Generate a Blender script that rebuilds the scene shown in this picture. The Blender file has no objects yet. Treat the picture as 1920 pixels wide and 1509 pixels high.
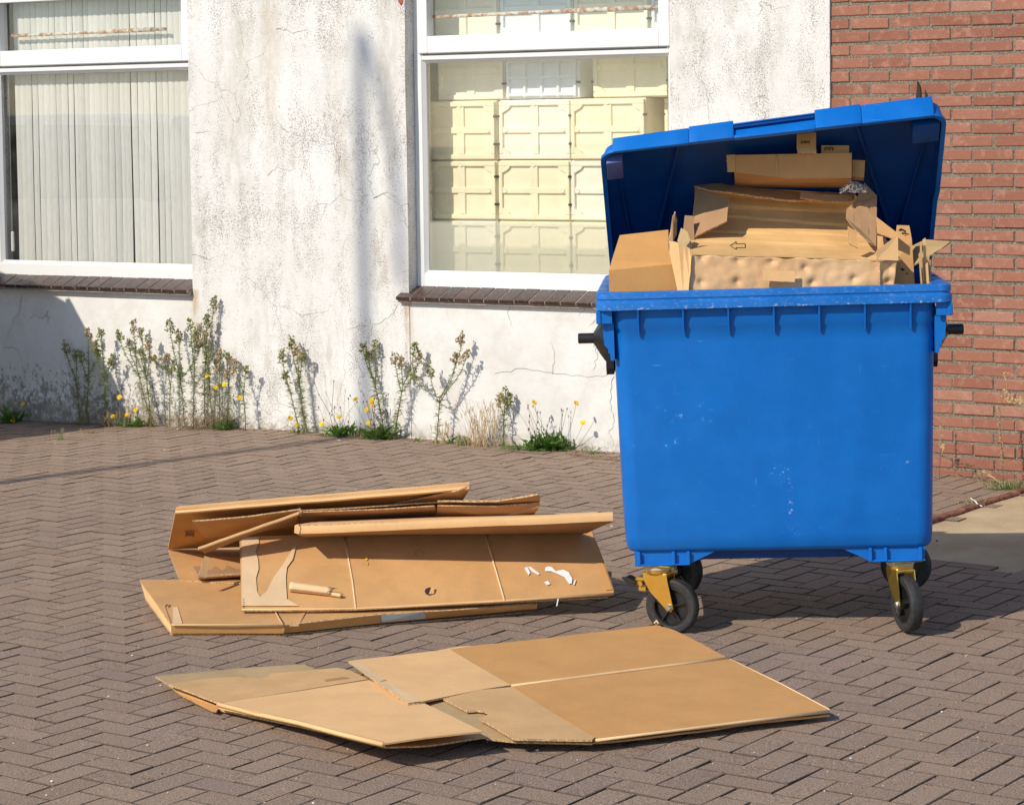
import bpy, bmesh, math, random
from mathutils import Vector, Matrix, noise
S = bpy.context.scene
COL = S.collection
R = math.radians
random.seed(7)

# ---------------------------------------------------------------- camera
F_PX, PX, PY, H = 4500., 960., 437., 1.856
pitch, roll = R(2.8), R(0.83)
fwd = Vector((0, math.cos(pitch), -math.sin(pitch)))
up0 = Vector((0, math.sin(pitch), math.cos(pitch)))
rt0 = Vector((1, 0, 0))
RT = rt0*math.cos(roll) - up0*math.sin(roll)
UP = rt0*math.sin(roll) + up0*math.cos(roll)
O = Vector((0, 0, H))
cd = bpy.data.cameras.new('camera'); cam = bpy.data.objects.new('camera', cd); COL.objects.link(cam)
cd.sensor_fit = 'HORIZONTAL'; cd.sensor_width = 36; cd.lens = F_PX/1920*36
cd.shift_y = (PY-754.5)/1920
cd.clip_end = 500
m3 = Matrix((RT, UP, -fwd)).transposed()
cam.matrix_world = Matrix.Translation(O) @ m3.to_4x4()
S.camera = cam

# ---------------------------------------------------------------- light
SUNH, SUNK = 0.98, 0.88                      # shadow offset per metre of height (x, y)
trav = Vector((SUNH, SUNK, -1)).normalized()
elev = math.asin(-trav.z)
sd = bpy.data.lights.new('sun', 'SUN'); sd.energy = 4.3; sd.angle = R(0.53); sd.color = (1, 0.915, 0.785)
so = bpy.data.objects.new('sun', sd); COL.objects.link(so)
so.rotation_euler = trav.to_track_quat('-Z', 'Y').to_euler(); so.location = (-8, -7, 9)
W = bpy.data.worlds.new('World'); S.world = W; W.use_nodes = True
wn = W.node_tree; sky = wn.nodes.new('ShaderNodeTexSky'); sky.sky_type = 'NISHITA'; sky.sun_disc = False
sky.ozone_density = 3.0; sky.dust_density = .3; sky.sun_elevation = elev; sky.sun_rotation = math.atan2(-SUNH, -SUNK)
bg = wn.nodes['Background']; bg.inputs[1].default_value = 0.15
wn.links.new(sky.outputs[0], bg.inputs[0])
S.view_settings.view_transform = 'Standard'; S.view_settings.look = 'None'
S.view_settings.exposure = 0.0; S.view_settings.gamma = 1
S.render.engine = 'CYCLES'

# ---------------------------------------------------------------- unprojection (survey of the photo)
def ray(px, py): return fwd*F_PX + RT*(px-PX) - UP*(py-PY)
def G(px, py, z=0.):
    d = ray(px, py); return O + d*((z-H)/d.z)
def D(px, py, y):
    d = ray(px, py); return O + d*(y/d.y)
W0 = G(1150, 848)
_d = ray(-6500, 325); WV = -Vector((_d.x, _d.y, 0)).normalized(); WN = Vector((WV.y, -WV.x, 0))
MW = Matrix((( WV.x, WN.x, 0, W0.x), (WV.y, WN.y, 0, W0.y), (0, 0, 1, 0), (0, 0, 0, 1)))
MWI = MW.inverted()
def WP(px, py, o=0.):                         # point on the wall plane, wall coordinates (s, o, z)
    d = ray(px, py); p0 = W0 + WN*o
    p = O + d*((p0-O).dot(WN)/d.dot(WN)); q = p-W0
    return Vector((q.dot(WV), o, p.z))
def sm(t): t = max(0., min(1., t)); return t*t*(3-2*t)
def gz(x, y):                                 # gentle dip of the paving at far left
    q = Vector((x, y, 0))-W0; s = q.dot(WV); o = q.dot(WN)
    return -0.058*sm((-s-1.9)/2.8)*sm(1-(o-0.4)/3.2)

# ---------------------------------------------------------------- helpers
def link(o, parent=None):
    COL.objects.link(o)
    if parent: o.parent = parent
    return o
def thing(name, label, cat, loc=(0, 0, 0), rotz=0, group=None, mat4=None):
    o = bpy.data.objects.new(name, None); COL.objects.link(o); o.empty_display_size = .1
    if mat4 is not None: o.matrix_world = mat4
    else: o.location = loc; o.rotation_euler = (0, 0, rotz)
    o['label'] = label; o['category'] = cat
    if group: o['group'] = group
    return o
def tag(o, label=None, cat=None, group=None, kind=None):
    if label: o['label'] = label
    if cat: o['category'] = cat
    if group: o['group'] = group
    if kind: o['kind'] = kind
    return o
def obj(name, bm, mats, parent=None, world=False, smooth=False, label=None):
    """bm verts are in the parent's frame, or in world coordinates when world=True"""
    if world and parent:
        bm.transform(parent.matrix_basis.inverted())
    me = bpy.data.meshes.new(name); bm.normal_update(); bm.to_mesh(me); bm.free()
    if not isinstance(mats, (list, tuple)): mats = [mats]
    for m in mats: me.materials.append(m)
    if smooth:
        me.polygons.foreach_set('use_smooth', [True]*len(me.polygons))
    o = bpy.data.objects.new(name, me); link(o, parent)
    if label: o['label'] = label
    return o
def top_obj(name, bm, mats, label, cat, origin=None, smooth=False, group=None):
    o_ = Vector(origin) if origin is not None else Vector((0, 0, 0))
    bm.transform(Matrix.Translation(-o_))
    o = obj(name, bm, mats, None, smooth=smooth); o.location = o_
    return tag(o, label, cat, group)
def dup(root, parent=None):
    r = root.copy(); COL.objects.link(r)
    if parent: r.parent = parent
    for c in list(root.children): dup(c, r)
    return r
def addbox(bm, x0, x1, y0, y1, z0, z1, bev=0., seg=1, M=None, mi=0):
    vs = [bm.verts.new((x, y, z)) for x in (x0, x1) for y in (y0, y1) for z in (z0, z1)]
    fs = [bm.faces.new([vs[i] for i in f]) for f in ((0,1,3,2),(4,6,7,5),(0,4,5,1),(2,3,7,6),(0,2,6,4),(1,5,7,3))]
    for f in fs: f.material_index = mi
    if bev > 0:
        es = list({e for f in fs for e in f.edges})
        r = bmesh.ops.bevel(bm, geom=es, offset=bev, segments=seg, affect='EDGES', profile=.5)
        vs = list({v for f in r['faces'] for v in f.verts} | {v for v in vs if v.is_valid})
        for f in r['faces']: f.material_index = mi
    if M is not None: bmesh.ops.transform(bm, matrix=M, verts=vs)
    return vs
def prism(bm, pts, d0, d1, axis='y', M=None, mi=0):
    """polygon in the plane normal to axis, extruded from d0 to d1"""
    def mk(p, d):
        return {'x': (d, p[0], p[1]), 'y': (p[0], d, p[1]), 'z': (p[0], p[1], d)}[axis]
    a = [bm.verts.new(mk(p, d0)) for p in pts]; b = [bm.verts.new(mk(p, d1)) for p in pts]
    fs = [bm.faces.new(a), bm.faces.new(b[::-1])]
    n = len(pts)
    for i in range(n): fs.append(bm.faces.new([a[i], b[i], b[(i+1) % n], a[(i+1) % n]]))
    for f in fs: f.material_index = mi
    if M is not None: bmesh.ops.transform(bm, matrix=M, verts=a+b)
    bmesh.ops.recalc_face_normals(bm, faces=fs)
    return a+b
def lathe(bm, prof, seg=32, M=None, mi=0, close=False):
    """profile (r, h) turned about local z"""
    rings = []
    for r, h in prof:
        if r < 1e-6: rings.append([bm.verts.new((0, 0, h))])
        else: rings.append([bm.verts.new((r*math.cos(2*math.pi*i/seg), r*math.sin(2*math.pi*i/seg), h)) for i in range(seg)])
    prs = list(zip(rings, rings[1:])) + ([(rings[-1], rings[0])] if close else [])
    fs = []
    for a, b in prs:
        for i in range(seg):
            j = (i+1) % seg
            if len(a) == 1 and len(b) == 1: continue
            if len(a) == 1: f = [a[0], b[j], b[i]]
            elif len(b) == 1: f = [a[i], a[j], b[0]]
            else: f = [a[i], a[j], b[j], b[i]]
            fs.append(bm.faces.new(f))
    for f in fs: f.material_index = mi
    vs = [v for r in rings for v in r]
    if M is not None: bmesh.ops.transform(bm, matrix=M, verts=vs)
    bmesh.ops.recalc_face_normals(bm, faces=fs)
    return vs
def tube(bm, pts, r, seg=5, r1=None, mi=0):
    pts = [Vector(p) for p in pts]; n = len(pts); r1 = r if r1 is None else r1
    rings = []
    for i, p in enumerate(pts):
        t = (pts[min(i+1, n-1)]-pts[max(i-1, 0)]).normalized()
        a = t.cross(Vector((0, 0, 1)) if abs(t.z) < .9 else Vector((1, 0, 0))).normalized(); b = t.cross(a)
        rr = r+(r1-r)*i/(n-1)
        rings.append([bm.verts.new(p+(a*math.cos(2*math.pi*k/seg)+b*math.sin(2*math.pi*k/seg))*rr) for k in range(seg)])
    for a, b in zip(rings, rings[1:]):
        for k in range(seg):
            f = bm.faces.new([a[k], a[(k+1) % seg], b[(k+1) % seg], b[k]]); f.material_index = mi
    for f in (bm.faces.new(rings[0][::-1]), bm.faces.new(rings[-1])): f.material_index = mi
def rrect(hw, y0, y1, r, seg=4):
    pts = []
    for cx, cy, a0 in ((hw-r, y0+r, -90), (hw-r, y1-r, 0), (-hw+r, y1-r, 90), (-hw+r, y0+r, 180)):
        for k in range(seg+1):
            a = R(a0+90*k/seg); pts.append((cx+r*math.cos(a), cy+r*math.sin(a)))
    return pts
def loft(bm, secs, cap0=False, cap1=False, mi=0, fn=None):
    """secs: list of (z, pts2d)"""
    rings = []
    for z, pts in secs:
        rings.append([bm.verts.new(fn(x, y, z) if fn else (x, y, z)) for x, y in pts])
    n = len(rings[0]); fs = []
    for a, b in zip(rings, rings[1:]):
        for k in range(n): fs.append(bm.faces.new([a[k], a[(k+1) % n], b[(k+1) % n], b[k]]))
    if cap0: fs.append(bm.faces.new(rings[0][::-1]))
    if cap1: fs.append(bm.faces.new(rings[-1]))
    for f in fs: f.material_index = mi
    return rings
def smooth_by_angle(o, deg=35):
    me = o.data; me.polygons.foreach_set('use_smooth', [True]*len(me.polygons))
    try: me.set_sharp_from_angle(angle=R(deg))
    except Exception: pass
    return o

def solid(bm, t):
    """give a sheet thickness: a second layer offset along the vertex normals, joined at the border, normals outwards"""
    bmesh.ops.recalc_face_normals(bm, faces=bm.faces[:]); bm.normal_update()
    fs = bm.faces[:]; mp = {v: bm.verts.new(v.co-v.normal*t) for v in bm.verts[:]}
    ed = [e for e in bm.edges if len(e.link_faces) == 1]
    for f in fs: bm.faces.new([mp[v] for v in reversed(f.verts[:])]).material_index = f.material_index
    for e in ed:
        l = [q for q in e.link_loops][0]; a = l.vert; b = l.link_loop_next.vert
        bm.faces.new([b, a, mp[a], mp[b]]).material_index = l.face.material_index
    bm.normal_update()

# ---------------------------------------------------------------- materials
class NT:
    def __init__(s, name, rough=.8, spec=.3):
        s.m = bpy.data.materials.new(name); s.m.use_nodes = True; s.t = s.m.node_tree
        s.b = s.t.nodes['Principled BSDF']; s.out = s.t.nodes['Material Output']
        s.b.inputs['Roughness'].default_value = rough
        s.b.inputs['Specular IOR Level'].default_value = spec
        s._co = None
    def n(s, typ, **k):
        x = s.t.nodes.new(typ)
        for a, b in k.items():
            if a.startswith('i_'): s.put(x.inputs[int(a[2:]) if a[2:].isdigit() else a[2:].replace('_', ' ')], b)
            else: setattr(x, a, b)
        return x
    def put(s, sock, v):
        if isinstance(v, bpy.types.NodeSocket): s.t.links.new(v, sock)
        elif v is not None:
            if isinstance(v, tuple) and len(v) == 3 and sock.type == 'RGBA': v = v+(1,)
            sock.default_value = v
    def co(s, typ='Object'):
        if s._co is None: s._co = s.n('ShaderNodeTexCoord')
        return s._co.outputs[typ]
    def mapv(s, scale=(1, 1, 1), loc=(0, 0, 0), rot=(0, 0, 0), v=None):
        return s.n('ShaderNodeMapping', i_0=v or s.co(), i_1=loc, i_2=rot, i_3=scale).outputs[0]
    def noise(s, scale, detail=4, rough=.55, v=None, dist=0.):
        return s.n('ShaderNodeTexNoise', i_Vector=v or s.co(), i_Scale=scale, i_Detail=detail, i_Roughness=rough, i_Distortion=dist).outputs[0]
    def noisec(s, scale, detail=2, v=None):
        return s.n('ShaderNodeTexNoise', i_Vector=v or s.co(), i_Scale=scale, i_Detail=detail).outputs[1]
    def rng(s, v, a, b, c=0., d=1., typ='SMOOTHSTEP'):
        x = s.n('ShaderNodeMapRange', interpolation_type=typ)
        for i, q in enumerate((v, a, b, c, d)): s.put(x.inputs[i], q)
        return x.outputs[0]
    def mix(s, f, a, b, mode='MIX'):
        x = s.n('ShaderNodeMix', data_type='RGBA', blend_type=mode)
        s.put(x.inputs[0], f); s.put(x.inputs[6], a); s.put(x.inputs[7], b); return x.outputs[2]
    def math(s, op, a, b=None, c=None):
        x = s.n('ShaderNodeMath', operation=op); s.put(x.inputs[0], a)
        if b is not None: s.put(x.inputs[1], b)
        if c is not None: s.put(x.inputs[2], c)
        return x.outputs[0]
    def mul(s, a, b): return s.math('MULTIPLY', a, b)
    def xyz(s, v=None):
        x = s.n('ShaderNodeSeparateXYZ', i_0=v or s.co()); return x.outputs
    def rand(s): return s.n('ShaderNodeNewGeometry').outputs['Random Per Island']
    def color(s, v): s.put(s.b.inputs['Base Color'], v)
    def rough(s, v): s.put(s.b.inputs['Roughness'], v)
    def bump(s, h, st=.3, dist=.01, prev=None):
        x = s.n('ShaderNodeBump', i_Strength=st, i_Distance=dist, i_Height=h)
        if prev is not None: s.put(x.inputs['Normal'], prev)
        s.put(s.b.inputs['Normal'], x.outputs[0]); return x.outputs[0]

def m_plain(name, col, rough=.6, var=.12, scale=30, metal=0., spec=.3, bump=0.):
    t = NT(name, rough, spec)
    nz = t.noise(scale, 5)
    lo = tuple(c*(1-var) for c in col); hi = tuple(min(1, c*(1+var)) for c in col)
    t.color(t.mix(t.rng(nz, .3, .7), lo, hi)); t.b.inputs['Metallic'].default_value = metal
    if bump: t.bump(nz, bump, .003)
    return t.m

def m_card(name, col, flute='x', mott=.10, wear=.25, fl=.25):
    """kraft board: fibre mottling, faint flute lines, scuffs"""
    t = NT(name, .82, .15)
    n1 = t.noise(6, 5, .6); n2 = t.noise(260, 3, .6); n3 = t.noise(900, 1)
    c = t.mix(t.rng(n1, .3, .72), tuple(x*(1-mott) for x in col), tuple(x*(1+mott*.7) for x in col))
    c = t.mix(t.mul(t.rng(n2, .50, .75), .35), c, tuple(x*.72 for x in col))
    c = t.mix(t.mul(t.rng(n3, .55, .8), .25), c, tuple(min(1, x*1.35) for x in col))
    sc = t.noise(3.2, 6, .7, v=t.mapv((1, 3, 1)))
    c = t.mix(t.mul(t.rng(sc, .62, .72), wear), c, tuple(min(1, x*1.25+.02) for x in col))
    t.color(c)
    w = t.n('ShaderNodeTexWave', i_Vector=t.co(), i_Scale=40., i_Distortion=.6, i_Detail=1., bands_direction=flute.upper()).outputs[1]
    h = t.math('ADD', t.mul(w, fl), t.mul(n2, .8))
    b = t.bump(h, .10, .004)
    t.bump(n1, .35, .01, b)
    return t.m
def m_edge(name, col):
    t = NT(name, .9, .1)
    w = t.n('ShaderNodeTexNoise', i_Vector=t.co(), i_Scale=170., i_Detail=1.).outputs[0]
    t.color(t.mix(t.rng(w, .42, .58), tuple(x*.58 for x in col), tuple(min(1, x*1.15) for x in col)))
    return t.m

K_MID = m_card('kraft_mid', (.57, .315, .128))
K_ORG = m_card('kraft_orange', (.585, .305, .108), mott=.06, wear=.12)
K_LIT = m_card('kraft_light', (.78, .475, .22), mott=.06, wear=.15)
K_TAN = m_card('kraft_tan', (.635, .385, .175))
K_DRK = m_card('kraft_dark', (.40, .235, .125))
K_GRY = m_card('kraft_grey', (.47, .325, .165))
K_FLU = m_card('kraft_fluted', (.76, .47, .20), flute='z', fl=1.6, mott=.14)
EDGE = m_edge('board_edge', (.56, .36, .19))
TAPE = m_card('paper_tape', (.68, .47, .27), mott=.08)

def m_plaster():
    t = NT('weathered_white_plaster', .88, .2)
    x, y, z = t.xyz()
    base = t.mix(t.rng(t.noise(1.6, 5, .6), .35, .7), (.69, .67, .63), (.775, .76, .73))
    # pier vs smooth panels under the windows
    und = t.mul(t.math('LESS_THAN', z, .795), t.math('MAXIMUM', t.math('GREATER_THAN', x, -1.345), t.math('LESS_THAN', x, -2.925)))
    pier = t.math('SUBTRACT', 1., t.mul(und, .93))
    # streaky grey weathering
    st = t.noise(2.2, 6, .62, v=t.mapv((2.2, 1, .55)))
    st2 = t.noise(9, 6, .65, v=t.mapv((1.6, 1, .7)))
    g = t.mul(t.mul(t.rng(st, .46, .66), t.rng(st2, .38, .64)), pier)
    c = t.mix(t.mul(g, .50), base, (.46, .405, .335))
    warm = t.mul(t.rng(t.noise(1.3, 5, .6, v=t.mapv((2.6, 1, .5), (3, 1, 2))), .56, .74), pier)
    c = t.mix(t.mul(warm, .22), c, (.60, .50, .38))
    # specks: dark pits gathered in patches
    sp = t.noise(130, 2, .5); sp2 = t.noise(240, 2, .5)
    dens = t.rng(t.noise(3.0, 6, .7, v=t.mapv((1.7, 1, .7), (5, 0, 0))), .36, .66)
    thr = t.math('SUBTRACT', .69, t.mul(dens, .14))
    s1 = t.rng(sp, thr, t.math('ADD', thr, .008)); s2 = t.math('GREATER_THAN', sp2, t.math('ADD', thr, .012))
    specks = t.mul(t.math('MAXIMUM', s1, s2), pier)
    c = t.mix(t.mul(specks, .70), c, (.20, .165, .13))
    # soiled foot of the wall, heavy at far left
    leftness = t.rng(x, -2.35, -3.3)
    foot = t.mul(t.rng(z, .62, .0), t.math('MAXIMUM', t.mul(leftness, 1.35), .40))
    blot = t.noise(34, 6, .75, v=t.mapv((1, 1, .7)))
    blot = t.rng(blot, t.math('SUBTRACT', .74, t.mul(foot, .26)), t.math('SUBTRACT', .82, t.mul(foot, .20)))
    c = t.mix(t.mul(blot, .8), c, (.16, .135, .10))
    c = t.mix(t.mul(t.mul(t.rng(z, .10, .0), .8), t.rng(t.noise(14, 4), .35, .6)), c, (.30, .25, .18))
    # rusty drip stains below the sill ends
    def drip(sx, w, z0, z1, col, a, c):
        dx = t.math('ABSOLUTE', t.math('SUBTRACT', t.math('ADD', x, t.mul(t.math('SUBTRACT', t.noise(5, 3), .5), .10)), sx))
        mk = t.mul(t.mul(t.rng(dx, w, 0.), t.rng(z, z0, z1)), t.rng(z, z1+.06, z1+.03))
        mk = t.mul(mk, t.rng(t.noise(20, 5, .7, v=t.mapv((1, 1, .3))), .3, .6))
        return t.mix(t.mul(mk, a), c, col)
    c = drip(-1.335, .045, .35, .78, (.42, .27, .14), .75, c)
    c = drip(-2.905, .05, .45, .78, (.45, .30, .14), .75, c)
    c = drip(-2.30, .13, .75, 2.6, (.50, .40, .28), .55, c)
    c = drip(-2.52, .10, .9, 2.4, (.42, .37, .29), .45, c)
    c = drip(-1.45, .10, .8, 2.6, (.42, .38, .32), .5, c)
    # hairline cracks
    v = t.n('ShaderNodeVectorMath', operation='ADD', i_0=t.co(), i_1=t.n('ShaderNodeVectorMath', operation='SCALE', i_0=t.noisec(3.2, 5), i_3=.38).outputs[0]).outputs[0]
    cr = t.n('ShaderNodeTexVoronoi', feature='DISTANCE_TO_EDGE', i_Vector=v, i_Scale=1.9).outputs[0]
    ck = t.mul(t.rng(cr, .0055, .0015), t.rng(t.noise(1.7, 2, .5, v=t.mapv((1, 1, 1), (9, 2, 4))), .52, .60))
    c = t.mix(t.mul(ck, .6), c, (.24, .20, .16))
    low = t.mul(und, t.rng(t.noise(5, 6, .7), .42, .70)); c = t.mix(t.mul(low, .30), c, (.50, .44, .36))
    fs_ = t.mul(und, t.math('GREATER_THAN', t.noise(150, 2), .72)); c = t.mix(t.mul(fs_, .5), c, (.25, .2, .15))
    t.color(c)
    h = t.math('ADD', t.noise(150, 4, .6), t.mul(t.noise(24, 4), .7))
    b = t.bump(h, .32, .006)
    b = t.bump(t.math('ADD', specks, ck), -.35, .004, b)
    t.bump(t.noise(2.0, 4, .6), .5, .035, b)
    return t.m
PLASTER = m_plaster()

def m_paver():
    t = NT('brown_clinker_paver', .80, .35)
    r = t.rand()
    c = t.mix(r, (.275, .185, .125), (.355, .245, .165))
    r2 = t.n('ShaderNodeTexWhiteNoise', noise_dimensions='1D', i_W=t.mul(r, 91.7)).outputs[0]
    c = t.mix(t.mul(t.rng(r2, .7, 1.), .35), c, (.22, .17, .145))
    n0 = t.noise(.7, 4); c = t.mix(t.rng(n0, .35, .7), c, t.mix(.5, c, (.30, .205, .15)))
    n1 = t.noise(210, 3, .75); n2 = t.noise(60, 4, .7)
    c = t.mix(t.mul(t.rng(n1, .50, .62), .85), c, (.10, .066, .048))
    c = t.mix(t.mul(t.rng(n1, .48, .36), .75), c, (.56, .43, .325))
    c = t.mix(t.mul(t.rng(n2, .55, .75), .35), c, (.34, .25, .19))
    gr = t.n('ShaderNodeTexVoronoi', i_Vector=t.co(), i_Scale=120.).outputs[0]
    sel = t.n('ShaderNodeTexVoronoi', i_Vector=t.co(), i_Scale=120.).outputs[1]
    sx = t.n('ShaderNodeSeparateColor', i_0=sel).outputs[0]
    c = t.mix(t.mul(t.mul(t.rng(gr, .32, .22), t.math('GREATER_THAN', sx, .86)), .55), c, (.62, .52, .42))
    c = t.mix(t.mul(t.mul(t.rng(gr, .40, .28), t.math('LESS_THAN', sx, .12)), .55), c, (.05, .035, .03))
    soil = t.noise(1.3, 6, .65, v=t.mapv((1, 1, 1), (4, 4, 0)))
    c = t.mix(t.mul(t.rng(soil, .55, .75), .35), c, (.15, .105, .085))
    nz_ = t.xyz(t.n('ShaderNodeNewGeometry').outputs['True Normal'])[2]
    c = t.mix(t.mul(t.rng(nz_, .96, .85), .75), c, (.055, .038, .028))  # chamfers and sides darkened in the colour to dull their sunlit brightness
    t.color(c)
    b = t.bump(n1, .8, .004); t.bump(n2, .45, .005, b)
    return t.m
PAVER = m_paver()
def m_joint():
    t = NT('joint_sand', .95, .1)
    c = t.mix(t.rng(t.noise(60, 4), .35, .65), (.050, .034, .024), (.115, .080, .056))
    mo = t.mul(t.rng(t.noise(2.1, 5, .6), .50, .62), t.rng(t.noise(30, 4), .4, .6))
    c = t.mix(t.mul(mo, .8), c, (.085, .095, .025))
    t.color(c); t.bump(t.noise(120, 4), .6, .006)
    return t.m
JOINT = m_joint()
def m_sand():
    t = NT('washed_sandy_concrete', .92, .2)
    n = t.noise(160, 4, .7); n2 = t.noise(3, 5)
    c = t.mix(t.rng(n2, .3, .7), (.46, .34, .20), (.60, .47, .29))
    c = t.mix(t.mul(t.rng(n, .5, .7), .6), c, (.25, .17, .09))
    c = t.mix(t.mul(t.rng(t.noise(300, 2), .60, .72), .7), c, (.80, .68, .5))
    t.color(c); t.bump(n, .7, .006); return t.m
SAND = m_sand()
def m_brick():
    t = NT('red_facing_brick', .88, .2)
    r = t.rand()
    c = t.mix(r, (.265, .108, .070), (.355, .158, .106))
    r2 = t.n('ShaderNodeTexWhiteNoise', noise_dimensions='1D', i_W=t.mul(r, 57.3)).outputs[0]
    c = t.mix(t.mul(t.rng(r2, .80, 1.), .5), c, (.47, .26, .19))
    n1 = t.noise(170, 4, .65); n2 = t.noise(22, 5, .6)
    c = t.mix(t.mul(t.rng(n1, .45, .68), .55), c, (.25, .09, .055))
    c = t.mix(t.mul(t.rng(n2, .5, .72), .45), c, (.52, .29, .21))
    c = t.mix(t.mul(t.rng(t.noise(300, 2), .66, .74), .7), c, (.75, .62, .52))
    x, y, z = t.xyz()
    c = t.mix(t.mul(t.rng(z, .5, 0.), .35), c, (.26, .10, .07))
    t.color(c); b = t.bump(n1, .6, .004); t.bump(n2, .5, .008, b); return t.m
BRICK = m_brick()
def m_mortar():
    t = NT('grey_mortar', .95, .1)
    c = t.mix(t.rng(t.noise(120, 4), .35, .65), (.14, .112, .082), (.29, .24, .185))
    c = t.mix(t.math('GREATER_THAN', t.noise(130, 2), .735), c, (.80, .76, .68))
    t.color(c); t.bump(t.noise(160, 4), .8, .006); return t.m
MORTAR = m_mortar()
def m_upvc():
    t = NT('white_window_frame', .42, .45)
    n = t.noise(14, 6, .7)
    c = t.mix(t.mul(t.rng(n, .55, .75), .25), (.76, .76, .74), (.58, .55, .49))
    c = t.mix(t.mul(t.math('GREATER_THAN', t.noise(240, 2), .74), .5), c, (.35, .30, .25))
    t.color(c); return t.m
FRAME = m_upvc()
def m_sill():
    t = NT('glazed_brown_tile', .32, .5)
    r = t.rand(); c = t.mix(r, (.042, .022, .018), (.078, .042, .034))
    c = t.mix(t.mul(t.rng(t.noise(45, 5), .5, .7), .5), c, (.17, .115, .095))
    c = t.mix(t.mul(t.math('GREATER_THAN', t.noise(90, 2), .72), .8), c, (.5, .47, .42))
    t.color(c); t.bump(t.noise(60, 4), .2, .003); return t.m
SILL = m_sill()
def m_glass(name, fog=False):
    m = bpy.data.materials.new(name); m.use_nodes = True; t = m.node_tree; t.nodes.clear()
    out = t.nodes.new('ShaderNodeOutputMaterial')
    tr = t.nodes.new('ShaderNodeBsdfTransparent'); tr.inputs[0].default_value = (1, .99, .97, 1)
    gl = t.nodes.new('ShaderNodeBsdfGlossy'); gl.inputs['Roughness'].default_value = .015
    lw = t.nodes.new('ShaderNodeLayerWeight'); lw.inputs[0].default_value = .5
    pw = t.nodes.new('ShaderNodeMath'); pw.operation = 'POWER'; t.links.new(lw.outputs['Facing'], pw.inputs[0]); pw.inputs[1].default_value = 5
    fr = t.nodes.new('ShaderNodeMath'); fr.operation = 'MULTIPLY_ADD'; t.links.new(pw.outputs[0], fr.inputs[0]); fr.inputs[1].default_value = .9; fr.inputs[2].default_value = .12
    mx = t.nodes.new('ShaderNodeMixShader')
    t.links.new(fr.outputs[0], mx.inputs[0]); t.links.new(tr.outputs[0], mx.inputs[1]); t.links.new(gl.outputs[0], mx.inputs[2])
    co = t.nodes.new('ShaderNodeTexCoord')
    df = t.nodes.new('ShaderNodeBsdfDiffuse'); df.inputs[0].default_value = (.62, .62, .52, 1)
    tl = t.nodes.new('ShaderNodeBsdfTranslucent'); tl.inputs[0].default_value = (.7, .7, .6, 1)
    ad = t.nodes.new('ShaderNodeMixShader'); ad.inputs[0].default_value = .4
    t.links.new(df.outputs[0], ad.inputs[1]); t.links.new(tl.outputs[0], ad.inputs[2])
    nz = t.nodes.new('ShaderNodeTexNoise'); nz.inputs['Scale'].default_value = 9; nz.inputs['Detail'].default_value = 6
    t.links.new(co.outputs['Object'], nz.inputs['Vector'])
    mr = t.nodes.new('ShaderNodeMapRange'); mr.inputs[1].default_value = .45; mr.inputs[2].default_value = .8
    mr.inputs[3].default_value = .02; mr.inputs[4].default_value = .10
    t.links.new(nz.outputs[0], mr.inputs[0]); fac = mr.outputs[0]
    if fog:
        sx = t.nodes.new('ShaderNodeSeparateXYZ'); t.links.new(co.outputs['Object'], sx.inputs[0])
        m2 = t.nodes.new('ShaderNodeMapRange'); m2.interpolation_type = 'SMOOTHSTEP'
        m2.inputs[1].default_value = 1.262; m2.inputs[2].default_value = 1.236; m2.inputs[3].default_value = 0; m2.inputs[4].default_value = .52
        t.links.new(sx.outputs[2], m2.inputs[0])
        mm = t.nodes.new('ShaderNodeMath'); mm.operation = 'MAXIMUM'
        t.links.new(fac, mm.inputs[0]); t.links.new(m2.outputs[0], mm.inputs[1]); fac = mm.outputs[0]
    mx2 = t.nodes.new('ShaderNodeMixShader'); t.links.new(fac, mx2.inputs[0])
    t.links.new(mx.outputs[0], mx2.inputs[1]); t.links.new(ad.outputs[0], mx2.inputs[2])
    t.links.new(mx2.outputs[0], out.inputs[0]); return m
GLASS = m_glass('window_glass'); GLASSF = m_glass('window_glass_misted_foot', True)

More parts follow.
